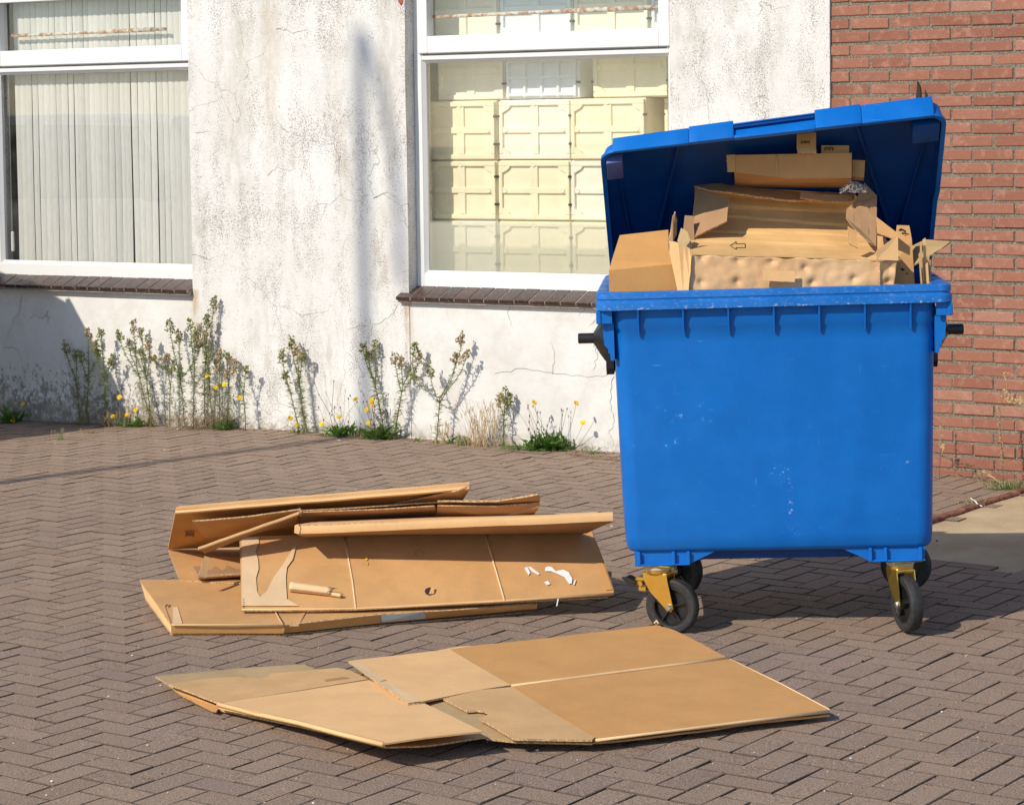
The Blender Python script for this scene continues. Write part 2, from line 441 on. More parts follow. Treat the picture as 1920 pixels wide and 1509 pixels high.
def m_bin():
    t = NT('blue_container_plastic', .42, .32)
    n = t.noise(5, 5, .6)
    c = t.mix(t.rng(n, .3, .7), (.001, .122, .46), (.0025, .145, .52))
    fine = t.noise(320, 2); c = t.mix(t.mul(t.rng(fine, .6, .75), .15), c, (.02, .22, .66))
    # fine scratches
    for sc, ang, th in (((3, 3, 60), .5, .735), ((60, 3, 4), 1.2, .75)):
        s_ = t.noise(2.6, 3, .6, v=t.mapv(sc, (1, 2, 3), (0, ang*.3, 0)))
        c = t.mix(t.mul(t.rng(s_, th-.01, th+.01), .35), c, (.16, .42, .80))
    # scuffs with bare whitish plastic
    x, y, z = t.xyz()
    def spot(cx, cz, rx, rz, a, thr, c, sc=55, col=(.55, .68, .85)):
        dx = t.math('DIVIDE', t.math('SUBTRACT', x, cx), rx); dz = t.math('DIVIDE', t.math('SUBTRACT', z, cz), rz)
        d = t.math('SQRT', t.math('ADD', t.mul(dx, dx), t.mul(dz, dz)))
        k = t.mul(t.rng(d, 1., .2), t.rng(t.noise(sc, 4, .7), thr, thr+.06))
        return t.mix(t.mul(k, a), c, col)
    c = spot(.010, .575, .05, .05, .8, .60, c, 110); c = spot(.045, .47, .012, .11, .55, .56, c, 80)
    c = spot(.05, .37, .07, .03, .7, .63, c, 130); c = spot(-.30, .80, .20, .05, .5, .60, c, 30, (.2, .45, .8))
    c = spot(-.42, .70, .15, .04, .6, .60, c, 30, (.2, .45, .8)); c = spot(.44, .62, .1, .1, .4, .64, c, 60)
    c = spot(0., .56, .8, .5, .3, .73, c, 90, (.3, .55, .85))
    t.color(c); t.rough(t.rng(t.noise(9, 5, .7), .3, .7, .34, .50))
    t.bump(t.noise(2.2, 3, .5), .55, .03)
    return t.m
BLUE = m_bin()
def m_rim():
    t = NT('blue_rim_plastic_worn', .42, .45)
    n = t.noise(6, 5, .6)
    c = t.mix(t.rng(n, .3, .7), (.002, .128, .46), (.007, .155, .53))
    c = t.mix(t.mul(t.rng(t.noise(38, 6, .75, v=t.mapv((1, 1, 2.2))), .54, .76), .38), c, (.17, .33, .60))
    x, y, z = t.xyz()
    low = t.rng(z, 1.198, 1.180)
    k = t.mul(t.math('MAXIMUM', t.mul(low, .9), .22), t.rng(t.noise(75, 5, .75, v=t.mapv((.8, 1, 1.6))), .56, .64))
    c = t.mix(t.mul(k, .8), c, (.50, .58, .70))
    t.color(c); t.rough(t.rng(n, .3, .7, .36, .55)); t.bump(t.noise(40, 4), .1, .004); return t.m
RIM = m_rim()
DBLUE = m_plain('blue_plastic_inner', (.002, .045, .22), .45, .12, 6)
PALEB = m_plain('faded_blue_pad', (.07, .10, .28), .5, .15, 10)
BLACK = m_plain('black_plastic', (.016, .015, .015), .34, .2, 12, spec=.5)
RUBBER = m_plain('black_rubber', (.028, .027, .027), .62, .3, 60, spec=.4, bump=.2)
HUBM = m_plain('black_hub_plastic', (.012, .012, .012), .4, .2, 30, spec=.5)
GOLD = m_plain('yellow_zinc_steel', (.80, .54, .12), .24, .07, 12, metal=.92)
STEEL = m_plain('bare_steel', (.52, .50, .46), .3, .15, 50, metal=.9)
WHITEP = m_plain('dirty_white_ring', (.48, .46, .42), .5, .1, 40)
FOAM_Y = m_plain('yellowed_foam', (.88, .82, .585), .8, .05, 7, bump=.1)
FOAM_C = m_plain('cream_foam', (.88, .85, .70), .8, .05, 7, bump=.1)
FOAM_W = m_plain('white_foam', (.76, .83, .86), .7, .04, 7)
DARKM = m_plain('dark_gap', (.03, .03, .028), .9, .1, 10)
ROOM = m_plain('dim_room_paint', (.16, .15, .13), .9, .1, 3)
def m_blind():
    t = NT('beige_blind_fabric', .85, .15)
    r = t.rand(); c = t.mix(r, (.58, .60, .57), (.68, .69, .655))
    c = t.mix(t.mul(t.rng(t.noise(240, 2, .5, v=t.mapv((1, 1, .06))), .45, .65), .25), c, (.42, .40, .33))
    x, y, z = t.xyz()
    c = t.mix(t.mul(t.rng(z, .99, .93), .5), c, (.62, .52, .34))
    t.color(c); return t.m
BLIND = m_blind()
def m_rust():
    t = NT('rusty_white_rod', .8, .2)
    c = t.mix(t.rng(t.noise(26, 5, .7), .42, .58), (.62, .60, .52), (.36, .13, .03))
    t.color(c); return t.m
RUST = m_rust()
CHIP = m_plain('exposed_red_brick', (.33, .10, .06), .9, .3, 60)
# foliage
def m_leaf(name, a, b, tr=.25):
    t = NT(name, .65, .25); r = t.rand()
    t.color(t.mix(r, a, b))
    t.put(t.b.inputs['Subsurface Weight'], 0.)
    tl = t.n('ShaderNodeBsdfTranslucent'); t.put(tl.inputs[0], t.mix(r, tuple(x*1.3 for x in a), tuple(x*1.3 for x in b)))
    mx = t.n('ShaderNodeMixShader'); mx.inputs[0].default_value = tr
    t.t.links.new(t.b.outputs[0], mx.inputs[1]); t.t.links.new(tl.outputs[0], mx.inputs[2]); t.t.links.new(mx.outputs[0], t.out.inputs[0])
    return t.m
L_GRN = m_leaf('weed_leaf', (.115, .165, .05), (.30, .335, .12))
L_DRY = m_leaf('withered_leaf', (.20, .13, .07), (.36, .25, .13))
L_DND = m_leaf('dandelion_leaf', (.06, .13, .02), (.13, .25, .04))
L_BUD = m_leaf('weed_bud', (.20, .24, .07), (.52, .44, .20))
L_BUDP = m_leaf('weed_seedhead', (.42, .32, .17), (.62, .46, .28))
L_STRAW = m_leaf('dry_straw', (.50, .36, .17), (.72, .56, .30))
L_STEM = m_leaf('weed_stem', (.15, .18, .065), (.24, .25, .11), .1)
L_STMB = m_leaf('brown_stem', (.13, .085, .05), (.22, .15, .09), .1)
YELLOW = m_leaf('yellow_petal', (.85, .52, .01), (.92, .66, .015), .2)

# ================================================================ ground
def wall_o(x, y): return (Vector((x, y, 0))-W0).dot(WN)
def wall_s(x, y): return (Vector((x, y, 0))-W0).dot(WV)
# sandy concrete patch beside the container (polygon on the ground)
SPOLY = [G(1579, 1036), G(1755, 978), G(1920, 925), G(2600, 705), G(3400, 1120), G(2300, 1104), G(1920, 1068), G(1748, 1052)]
SPOLY = [(p.x, p.y) for p in SPOLY]
def inside(x, y, poly):
    c = False; n = len(poly)
    for i in range(n):
        (x1, y1), (x2, y2) = poly[i], poly[(i+1) % n]
        if (y1 > y) != (y2 > y) and x < (x2-x1)*(y-y1)/(y2-y1)+x1: c = not c
    return c
def build_ground():
    bm = bmesh.new()
    xs = [-120, -40] + [-14+i*.5 for i in range(49)] + [40, 120]
    ys = [-120, -30] + [-3+i*.5 for i in range(50)] + [60, 120]
    g = [[bm.verts.new((x, y, gz(x, y)-.0085)) for y in ys] for x in xs]
    for i in range(len(xs)-1):
        for j in range(len(ys)-1): bm.faces.new([g[i][j], g[i+1][j], g[i+1][j+1], g[i][j+1]])
    o = obj('ground', bm, JOINT, smooth=True); tag(o, 'sandy earth bed showing in the joints between the brown pavers', 'ground', kind='structure')
build_ground()
def build_pavers():
    rnd = random.Random(3); U = .1015
    a = R(54.6); ex = Vector((math.cos(a), math.sin(a))); ey = Vector((-math.sin(a), math.cos(a)))
    c0 = Vector((-2., 9.))
    V = []; Fc = []
    x0 = -90; x1 = 110
    g = .0026; ch = .0022
    for i in range(-130, 131):
        for j in range(-130, 131):
            k = (i-j) % 4
            if k == 0: w, h = 2, 1
            elif k == 3: w, h = 1, 2
            else: continue
            cx, cy = (i+w/2)*U, (j+h/2)*U
            p = c0 + ex*cx + ey*cy
            if not (-13.5 < p.x < 6.5 and -2.5 < p.y < 17.5): continue
            if wall_o(p.x, p.y) < -.06: continue
            if inside(p.x, p.y, SPOLY): continue
            hw, hh = w*U/2-g, h*U/2-g
            rot = rnd.gauss(0, .006); tx = rnd.gauss(0, .005); ty = rnd.gauss(0, .005); dz = rnd.gauss(0, .0007)
            dx, dy = rnd.gauss(0, .0009), rnd.gauss(0, .0009)
            b = len(V)
            for (q, z) in ((0, -.016), (0, -ch), (ch, 0)):
                for sx, sy in ((-1, -1), (1, -1), (1, 1), (-1, 1)):
                    lx, ly = sx*(hw-q), sy*(hh-q)
                    lx, ly = lx-ly*rot+dx, ly+lx*rot+dy
                    P = p + ex*(lx+rnd.gauss(0, .0008)) + ey*(ly+rnd.gauss(0, .0008))
                    V.append((P.x, P.y, gz(P.x, P.y)+z+dz+lx*tx+ly*ty))
            Fc.append((b+8, b+9, b+10, b+11))
            for q in (0, 4):
                for e in range(4): Fc.append((b+q+e, b+q+(e+1) % 4, b+q+4+(e+1) % 4, b+q+4+e))
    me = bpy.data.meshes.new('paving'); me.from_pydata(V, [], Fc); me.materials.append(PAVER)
    o = bpy.data.objects.new('paving', me); link(o)
    tag(o, 'brown clinker pavers laid in herringbone across the yard', 'paving', kind='structure')
build_pavers()
def build_sand():
    bm = bmesh.new()
    cx = sum(p[0] for p in SPOLY)/8; cy = sum(p[1] for p in SPOLY)/8
    f = bm.faces.new([bm.verts.new((x+.09*(1 if x > cx else -1)*0+(x-cx)*.03, y+(.13 if y < 9.9 else 0)*-1, -.0045)) for x, y in SPOLY])
    bmesh.ops.triangulate(bm, faces=[f])
    bmesh.ops.subdivide_edges(bm, edges=bm.edges[:], cuts=8, use_grid_fill=True)
    for v in bm.verts: v.co.z += noise.noise(v.co*1.3)*.006
    o = obj('sandy_path', bm, SAND, smooth=True); tag(o, 'sandy washed concrete patch beside the blue container', 'path', kind='structure')
build_sand()
def build_edging():
    bm = bmesh.new(); rnd = random.Random(5)
    a, b = Vector((*SPOLY[0], 0)), Vector((*SPOLY[3], 0)); L = (b-a).length; d = (b-a)/L; n = Vector((-d.y, d.x, 0))
    s = 0
    while s < L:
        M = Matrix.Translation(a+d*(s+.1)+n*.034+Vector((0, 0, rnd.uniform(-.002, .004)))) @ Matrix.Rotation(math.atan2(d.y, d.x)+rnd.gauss(0, .02), 4, 'Z')
        addbox(bm, -.097, .097, -.026, .026, -.02, .012, .006, 1, M); s += .2
    o = obj('kerb', bm, m_plain('old_kerb_brick', (.20, .085, .055), .9, .45, 30, bump=.4)); tag(o, 'row of red edging bricks between the pavers and the sandy patch', 'kerb', kind='structure')
build_edging()

# ================================================================ white building
BLD = thing('white_building', 'old white plastered building with stained wall and two wide windows', 'building', mat4=MW)
W1L, W1R, W2L, W2R = -4.613, -2.913, -1.33, .377
ZB, ZT = .80, 2.745
def build_wall():
    bm = bmesh.new(); SL, SR = -9., 1.305; T = -.26
    segs = [(SL, W1L, -.3, 3.3), (W1R, W2L, -.3, 3.3), (W2R, SR, -.3, 3.3)]
    for a, b, z0, z1 in segs: addbox(bm, a, b, T, 0, z0, z1)
    for a, b in ((W1L, W1R), (W2L, W2R)):
        q = -.018 if a == W1L else -.006
        addbox(bm, a, b, T, q, -.3, ZB+.03); addbox(bm, a, b, T, -.001, ZT, 3.3)
    # irregular plaster surface
    es = [e for e in bm.edges if e.calc_length() > .5]
    bmesh.ops.subdivide_edges(bm, edges=es, cuts=14, use_grid_fill=True)
    for v in bm.verts:
        if v.co.y > -.03:
            q = Vector((v.co.x*1.3, 0, v.co.z*1.3)); v.co.y += noise.noise(q)*.005
            if abs(v.co.x-SR) < .01: v.co.x += noise.noise(Vector((3, 7, v.co.z*6)))*.008
            for e_ in (W2L, W1R, W1L):
                if abs(v.co.x-e_) < .003 and .75 < v.co.z: v.co.x += noise.noise(Vector((3, e_, v.co.z*5)))*.006
    o = obj('wall', bm, PLASTER, BLD); smooth_by_angle(o, 30)
    bm = bmesh.new()                                     # shell of the rooms behind
    addbox(bm, SL, SR, -4.2, -4.0, -.3, 3.3); addbox(bm, SL, SL+.2, -4., T, -.3, 3.3); addbox(bm, SR-.2, SR, -4., T, -.3, 3.3)
    addbox(bm, SL, SR, -4.2, .02, 3.3, 3.5); addbox(bm, SL+.2, SR-.2, -4., T, -.29, -.2)
    addbox(bm, -2.2, -2.1, -4., T, -.2, 3.3)
    obj('room_shell', bm, ROOM, BLD)
build_wall()
def frame_bar(bm, s0, s1, z0, z1, o0, o1, bev=.005): addbox(bm, s0, s1, o0, o1, z0, z1, bev, 2)
def build_window(L, Rr, lab):
    F0, F1 = -.155, -.088
    bm = bmesh.new(); w = .053
    frame_bar(bm, L, L+w, .868, ZT, F0, F1); frame_bar(bm, Rr-w, Rr, .868, ZT, F0, F1)
    frame_bar(bm, L+w, Rr-w, .868, .952, F0, F1+.004); frame_bar(bm, L+w, Rr-w, ZT-.05, ZT, F0, F1)
    frame_bar(bm, L+w, Rr-w, 2.180, 2.232, F0, F1)
    f = obj('window', bm, FRAME, BLD, label=lab)
    bm = bmesh.new()                                     # top-hung sash, proud of the frame
    a, b, c, d, q = L+.040, Rr-.040, 2.219, ZT-.035, .066
    frame_bar(bm, a, a+q, c, d, F0+.01, -.070); frame_bar(bm, b-q, b, c, d, F0+.01, -.070)
    frame_bar(bm, a+q, b-q, c, c+.098, F0+.01, -.070); frame_bar(bm, a+q, b-q, d-.085, d, F0+.01, -.070)
    sash = obj('sash', bm, FRAME, f)
    bm = bmesh.new(); t = .017                           # glazing bead with a sloping face
    a, b, c, d = L+w, Rr-w, .952, 2.180
    for p0, p1, v in (((a, c), (b, c), (0, 1)), ((a, d), (b, d), (0, -1)), ((a, c), (a, d), (1, 0)), ((b, c), (b, d), (-1, 0))):
        p0 = Vector(p0); p1 = Vector(p1); v = Vector(v); e = (p1-p0).normalized()*t
        ring = [(p0, -.092), (p1, -.092), (p1-e+v*t, -.112), (p0+e+v*t, -.112)]
        vs = [bm.verts.new((p.x, o, p.y)) for p, o in ring]; bm.faces.new(vs)
    obj('glazing_bead', bm, FRAME, f)
    bm = bmesh.new(); bm.faces.new([bm.verts.new(p) for p in ((L+w+.002, -.118, .954), (Rr-w-.002, -.118, .954), (Rr-w-.002, -.118, 2.178), (L+w+.002, -.118, 2.178))])
    obj('pane', bm, GLASSF if L > -2 else GLASS, f)
    bm = bmesh.new(); bm.faces.new([bm.verts.new(p) for p in ((L+.10, -.118, 2.31), (Rr-.10, -.118, 2.31), (Rr-.10, -.118, 2.63), (L+.10, -.118, 2.63))]); obj('pane', bm, GLASS, f)
    bm = bmesh.new(); z = 2.212                           # dark strip painted for the shade in the groove under the sash
    addbox(bm, L+w+.01, Rr-w-.01, -.0878, -.0855, 2.207, 2.2135); obj('groove_shade', bm, m_groove, f)
m_groove = m_plain('groove_shade_grey', (.12, .11, .09), .8, .2, 50)
build_window(W1L, W1R, 'white window with beige blinds behind'); build_window(W2L, W2R, 'white window filled with foam boxes')
SILLM = m_plain('pale_sill_joint', (.36, .31, .27), .9, .2, 60)
def build_sill(L, Rr, lab):
    bm = bmesh.new(); rnd = random.Random(int(Rr*100)); s = L
    while s < Rr-.02:
        w = min(.099, Rr-s)
        M = Matrix.Translation((s+w/2, -.022, .842+rnd.gauss(0, .0008))) @ Matrix.Rotation(R(-22), 4, 'X') @ Matrix.Rotation(rnd.gauss(0, .004), 4, 'Y')
        addbox(bm, -w/2+.0024, w/2-.0024, -.075, .077, -.011, .011, .0035, 2, M); s += .0995
    si = obj('sill', bm, SILL, BLD, label=lab)
    bm = bmesh.new(); addbox(bm, L+.004, Rr-.004, -.09, .030, .79, .836, 0, 1)
    for v in bm.verts:
        if v.co.y > 0: v.co.z -= .014 if v.co.z > .8 else 0
    addbox(bm, -(Rr-L)/2+.004, (Rr-L)/2-.004, -.072, .074, -.010, .0075, 0, 1, Matrix.Translation(((L+Rr)/2, -.022, .842)) @ Matrix.Rotation(R(-22), 4, 'X'))
    obj('mortar_bed', bm, SILLM, si)
build_sill(W1L, W1R-.003, 'brown tiled sill under the window with blinds'); build_sill(-1.392, .44, 'brown tiled sill under the foam box window')
def build_cracks():
    CK = m_plain('crack_shadow', (.36, .31, .26), .9, .2, 40)
    rnd = random.Random(12); bm = bmesh.new()
    L_ = [[(930, 700), (985, 690), (1040, 700), (1090, 705), (1150, 706)], [(1148, 706), (1143, 745), (1150, 790), (1143, 815), (1152, 840)], [(752, 562), (735, 590), (700, 610), (690, 640)],
          [(40, 550), (35, 575), (20, 610), (5, 645)], [(5, 650), (30, 655), (38, 680), (45, 715)], [(1035, 700), (1040, 660), (1030, 640)], [(520, 53), (550, 62), (575, 55)],
          [(500, 330), (520, 312), (545, 322), (560, 315)], [(545, 275), (565, 265), (595, 262), (560, 270)], [(600, 205), (625, 235), (632, 290), (628, 330)], [(1300, 130), (1322, 160), (1330, 200), (1328, 240)],
          [(360, 475), (385, 485), (400, 490)], [(700, 372), (725, 360), (748, 372)], [(960, 560), (952, 590), (960, 620)], [(1110, 640), (1120, 670), (1112, 700)], [(470, 190), (500, 195), (520, 192)], [(366, 252), (395, 245)], [(690, 610), (640, 620)]]
    for pl in L_:
        P = []
        for a, b in zip(pl, pl[1:]):
            for k in range(6):
                u = k/6; x = a[0]+(b[0]-a[0])*u+rnd.gauss(0, 1.6); y = a[1]+(b[1]-a[1])*u+rnd.gauss(0, 1.6); q = WP(x, y); 
                P.append(Vector((q.x, (-.0165 if q.x < W1R and q.z < .79 else -.0045 if (q.x > W2L and q.z < .79) else .0012), q.z)))
        tube(bm, P, .0015, 4, .0007); obj('crack', bm, CK, BLD); bm = bmesh.new()
    bm.free()
build_cracks()
# brick showing where the plaster broke away at the reveal
bm = bmesh.new()
prism(bm, [(-1.39, 2.68), (-1.345, 2.68), (-1.338, 2.52), (-1.352, 2.495), (-1.368, 2.515), (-1.38, 2.56)], -.004, .0035, 'y')
obj('exposed_brick', bm, CHIP, BLD)

# ================================================================ brick building
BW = thing('brick_wall', 'red brick wall with grey mortar joining the white plaster wall', 'wall', mat4=MW)
def build_bricks():
    bm = bmesh.new(); rnd = random.Random(11)
    V = []; Fc = []
    PH, PL = .0677, .2186
    z0 = .032-PH                                         # bed joint heights measured off the photo
    for r in range(-2, 49):
        zb = z0+r*PH
        off = 1.961 if r % 2 == 1 else 1.961+PL/2
        for k in range(-4, 14):
            a = off+k*PL; b = a+PL
            a = max(a, 1.297); b_ = b
            if b_-a < .05: continue
            g = .0052; jl = rnd.gauss(0, .0015)
            x0_, x1_ = a+g+jl, b_-g+rnd.gauss(0, .0015); za, zc = zb+.0088+rnd.gauss(0, .0009), zb+PH-.0072+rnd.gauss(0, .0008)
            o = -.012+rnd.gauss(0, .0015); c = .004; b0 = len(V)
            tl = rnd.gauss(0, .0015)
            for q, oo in ((0, -.05), (0, o-c), (c, o)):
                for xx, zz in ((x0_+q, za+q), (x1_-q, za+q+tl), (x1_-q, zc-q+tl), (x0_+q, zc-q)):
                    V.append((xx, oo+rnd.gauss(0, .0004), zz+rnd.gauss(0, .0006)))
            Fc.append((b0+11, b0+10, b0+9, b0+8))
            for q in (0, 4):
                for e in range(4): Fc.append((b0+q+4+e, b0+q+4+(e+1) % 4, b0+q+(e+1) % 4, b0+q+e))
    me = bpy.data.meshes.new('brickwork'); me.from_pydata(V, [], Fc); me.materials.append(BRICK)
    o = bpy.data.objects.new('brickwork', me); link(o, BW)
    bm = bmesh.new(); addbox(bm, 1.31, 4.9, -.3, -.0180, -.3, 3.3)
    es = [e for e in bm.edges]; bmesh.ops.subdivide_edges(bm, edges=es, cuts=20, use_grid_fill=True)
    for v in bm.verts:
        if v.co.y > -.03: v.co.y += noise.noise(v.co*9)*.003
    obj('mortar', bm, MORTAR, BW)
    bm = bmesh.new(); addbox(bm, 1.29, 4.9, -.35, .04, 3.32, 3.5, .01); obj('coping', bm, ROOM, BW)
build_bricks()
# iron rod fixed upright on the brick wall
def build_rod():
    a = WP(1723, 153, .05); b = WP(1727, 215, .05)
    bm = bmesh.new()
    prism(bm, [(a.x-.008, a.z), (a.x-.016, a.z-.10), (a.x-.012, a.z-.62), (a.x+.014, a.z-.62), (a.x+.014, a.z-.11), (a.x+.006, a.z-.03)], .035, .055, 'y')
    addbox(bm, a.x-.03, a.x+.03, -.012, .04, a.z-.60, a.z-.56, .004)
    bm.transform(MW); top_obj('iron_rod', bm, BLACK, 'thin black iron rod standing up on the brick wall behind the lid', 'rod', MW @ Vector((a.x, 0, a.z-.6)))
build_rod()

# ================================================================ behind the windows
def build_blinds():
    rnd = random.Random(4); bm = bmesh.new(); s = W1L+.13; k = 0
    while s < W1R-.02:
        w = .048+rnd.choice((0, 0, .004, -.006)); a = R(9+rnd.gauss(0, 4)); lean = rnd.gauss(0, .0012); gp_ = rnd.choice((.80, .84, .88, .86, 1.0))
        n = 8; z0, z1 = .952, 2.66
        fr = []
        for i in range(n+1):
            z = z0+(z1-z0)*i/n; sw = math.sin(i*.9+k)*.0015
            fr.append([bm.verts.new((s+x*math.cos(a)+sw+lean*(z1-z), -.20-x*math.sin(a)+c*(1-(2*x/w)**2)*.004, z)) for x in (-w/2*gp_, -w/4, 0, w/4, w/2*gp_) for c in (1,)])
        for p, q in zip(fr, fr[1:]):
            for j in range(4): bm.faces.new([p[j], p[j+1], q[j+1], q[j]])
        s += w; k += 1
    solid(bm, .0006)
    t = thing('vertical_blind', 'beige vertical slat blind hanging behind the left window', 'blind', mat4=MW @ Matrix.Translation((-3.7, 0, 0)))
    bm.transform(Matrix.Translation((3.7, 0, 0))); obj('slats', bm, BLIND, t)
    bm = bmesh.new(); addbox(bm, W1L+.07+3.7, W1R-.03+3.7, -.22, -.18, 2.66, 2.70, .004); obj('headrail', bm, FRAME, t)
    bm = bmesh.new()
    for i in range(90): lathe(bm, [(0, -.003), (.003, 0), (0, .003)], 6, Matrix.Translation((W1L+.088+3.7, -.16, 1.15+i*.0115)))
    obj('bead_chain', bm, FRAME, t)
    bm = bmesh.new(); addbox(bm, W1L+.082+3.7, W1L+.10+3.7, -.17, -.15, 1.02, 1.15, .005); obj('chain_weight', bm, FRAME, t)
build_blinds()
def rod(s0, s1, z, o, lab):
    bm = bmesh.new(); tube(bm, [(s0, o, z), ((s0+s1)/2, o, z+.004), (s1, o, z+.006)], .0105, 10)
    tube(bm, [((s0+s1)/2+.1, o, z+.0045), (s1-.1, o, z+.0055)], .0135, 10)
    bm.transform(MW); top_obj('curtain_rod', bm, RUST, lab, 'rod', MW @ Vector((s0, o, z)), smooth=True)
rod(-4.47, -3.2, 2.415, -.145, 'rusty rod behind the upper pane of the window with blinds')
rod(-1.23, .33, 2.428, -.145, 'rusty rod behind the upper pane of the foam box window')

def foam_box(mat, label, loc, W_=.480, H_=.3445, kind='lid'):
    """fish box standing on its side, its moulded face towards the glass"""
    t = thing('foam_box', label, 'foam box', mat4=MW @ Matrix.Translation(loc), group='foam boxes stacked behind the window')
    bm = bmesh.new()
    addbox(bm, 0, W_, -.56, -.016, 0, H_, .010, 2)
    for z in (.0, .5):                                     # hand notches left as wings at the sides
        pass
    obj('tub', bm, mat, t)
    bm = bmesh.new()
    if kind == 'lid':
        b = .034
        def bar(x0, x1, z0, z1, o=0.): addbox(bm, x0, x1, -.020, o, z0, z1, .005, 2)
        bar(.006, W_-.006, H_-b, H_-.006); bar(.006, W_-.006, .006, b)
        bar(.006, b-.004, b, H_-b); bar(W_-b+.004, W_-.006, b, H_-b)
        bar(b-.004, W_-b+.004, H_/2-.018, H_/2+.018, -.003); bar(W_/2-.026, W_/2+.026, b, H_-b, -.0045)
        for sx in (0, 1):
            for sz in (0, 1):
                x = b-.006 if not sx else W_-b+.006; z = b-.002 if not sz else H_-b+.002
                dx = .055*(1-2*sx); dz = .04*(1-2*sz)
                prism(bm, [(x, z), (x+dx, z), (x+dx*.75, z+dz*.45), (x+dx*.3, z+dz*.8), (x, z+dz)], -.020, -.002, 'y')
        for cx, cz in ((W_/2, H_-.024), (W_/2, .03), (.05, H_/2), (W_-.05, H_/2)):
            lathe(bm, [(.013, 0), (.013, .004), (.010, .004), (.0, .0015)], 12, Matrix.Translation((cx, -.0025, cz)) @ Matrix.Rotation(R(-90), 4, 'X'))
    else:
        n = 4
        for i in range(n+1): addbox(bm, i*(W_-.05)/n+.016, i*(W_-.05)/n+.034, -.03, 0, .006, H_-.006, .006, 2)
        for z in (.012, H_*.34, H_*.62, H_-.03): addbox(bm, .018, W_-.018, -.03, -.002, z, z+.020, .006, 2)
    for z in (.27, .73):
        addbox(bm, -.006, .012, -.019, .0015, H_*z-.006, H_*z+.006, mi=1); addbox(bm, W_-.012, W_+.006, -.019, .0015, H_*z-.006, H_*z+.006, mi=1)
    obj('moulded_face', bm, [mat, DARKM], t)
    return t
cols = [-1.383, -.892, -.412, .12]; cn = ['leftmost', 'second from left', 'third from left', 'rightmost, set back,']
rowsz = [(.909, 'in the misted bottom row'), (1.254, 'in the row above the misted foot'), (1.600, 'in the middle row under the three smaller boxes')]
for ri, (z, rt) in enumerate(rowsz):
    for ci, s in enumerate(cols):
        m = FOAM_Y if (ri+ci) % 3 else FOAM_C
        foam_box(m, '%s yellowed foam box %s' % (cn[ci], rt) if ri else '%s foam box %s' % (cn[ci], rt), (s+random.uniform(-.004, .004), -.28 - (.12 if ci == 3 else random.uniform(0, .012)), z))
foam_box(FOAM_C, 'cream foam box top left under the transom, beside the white tray', (-1.315, -.31, 1.946), .455, .342)
foam_box(FOAM_W, 'white foam tray of square cells under the transom', (-.845, -.29, 1.950), .49, .33, 'tray')
foam_box(FOAM_Y, 'cream foam box top right under the transom, beyond the dark gap', (-.272, -.30, 1.946), .48, .342)
for i, s in enumerate((-1.37, -.885, -.40, .085)):
    foam_box(FOAM_W if i % 2 else FOAM_C, '%s pale foam box behind the rusty rod in the upper pane' % ('leftmost', 'second from left', 'third from left', 'rightmost')[i], (s, -.30-.01*i, 2.290))

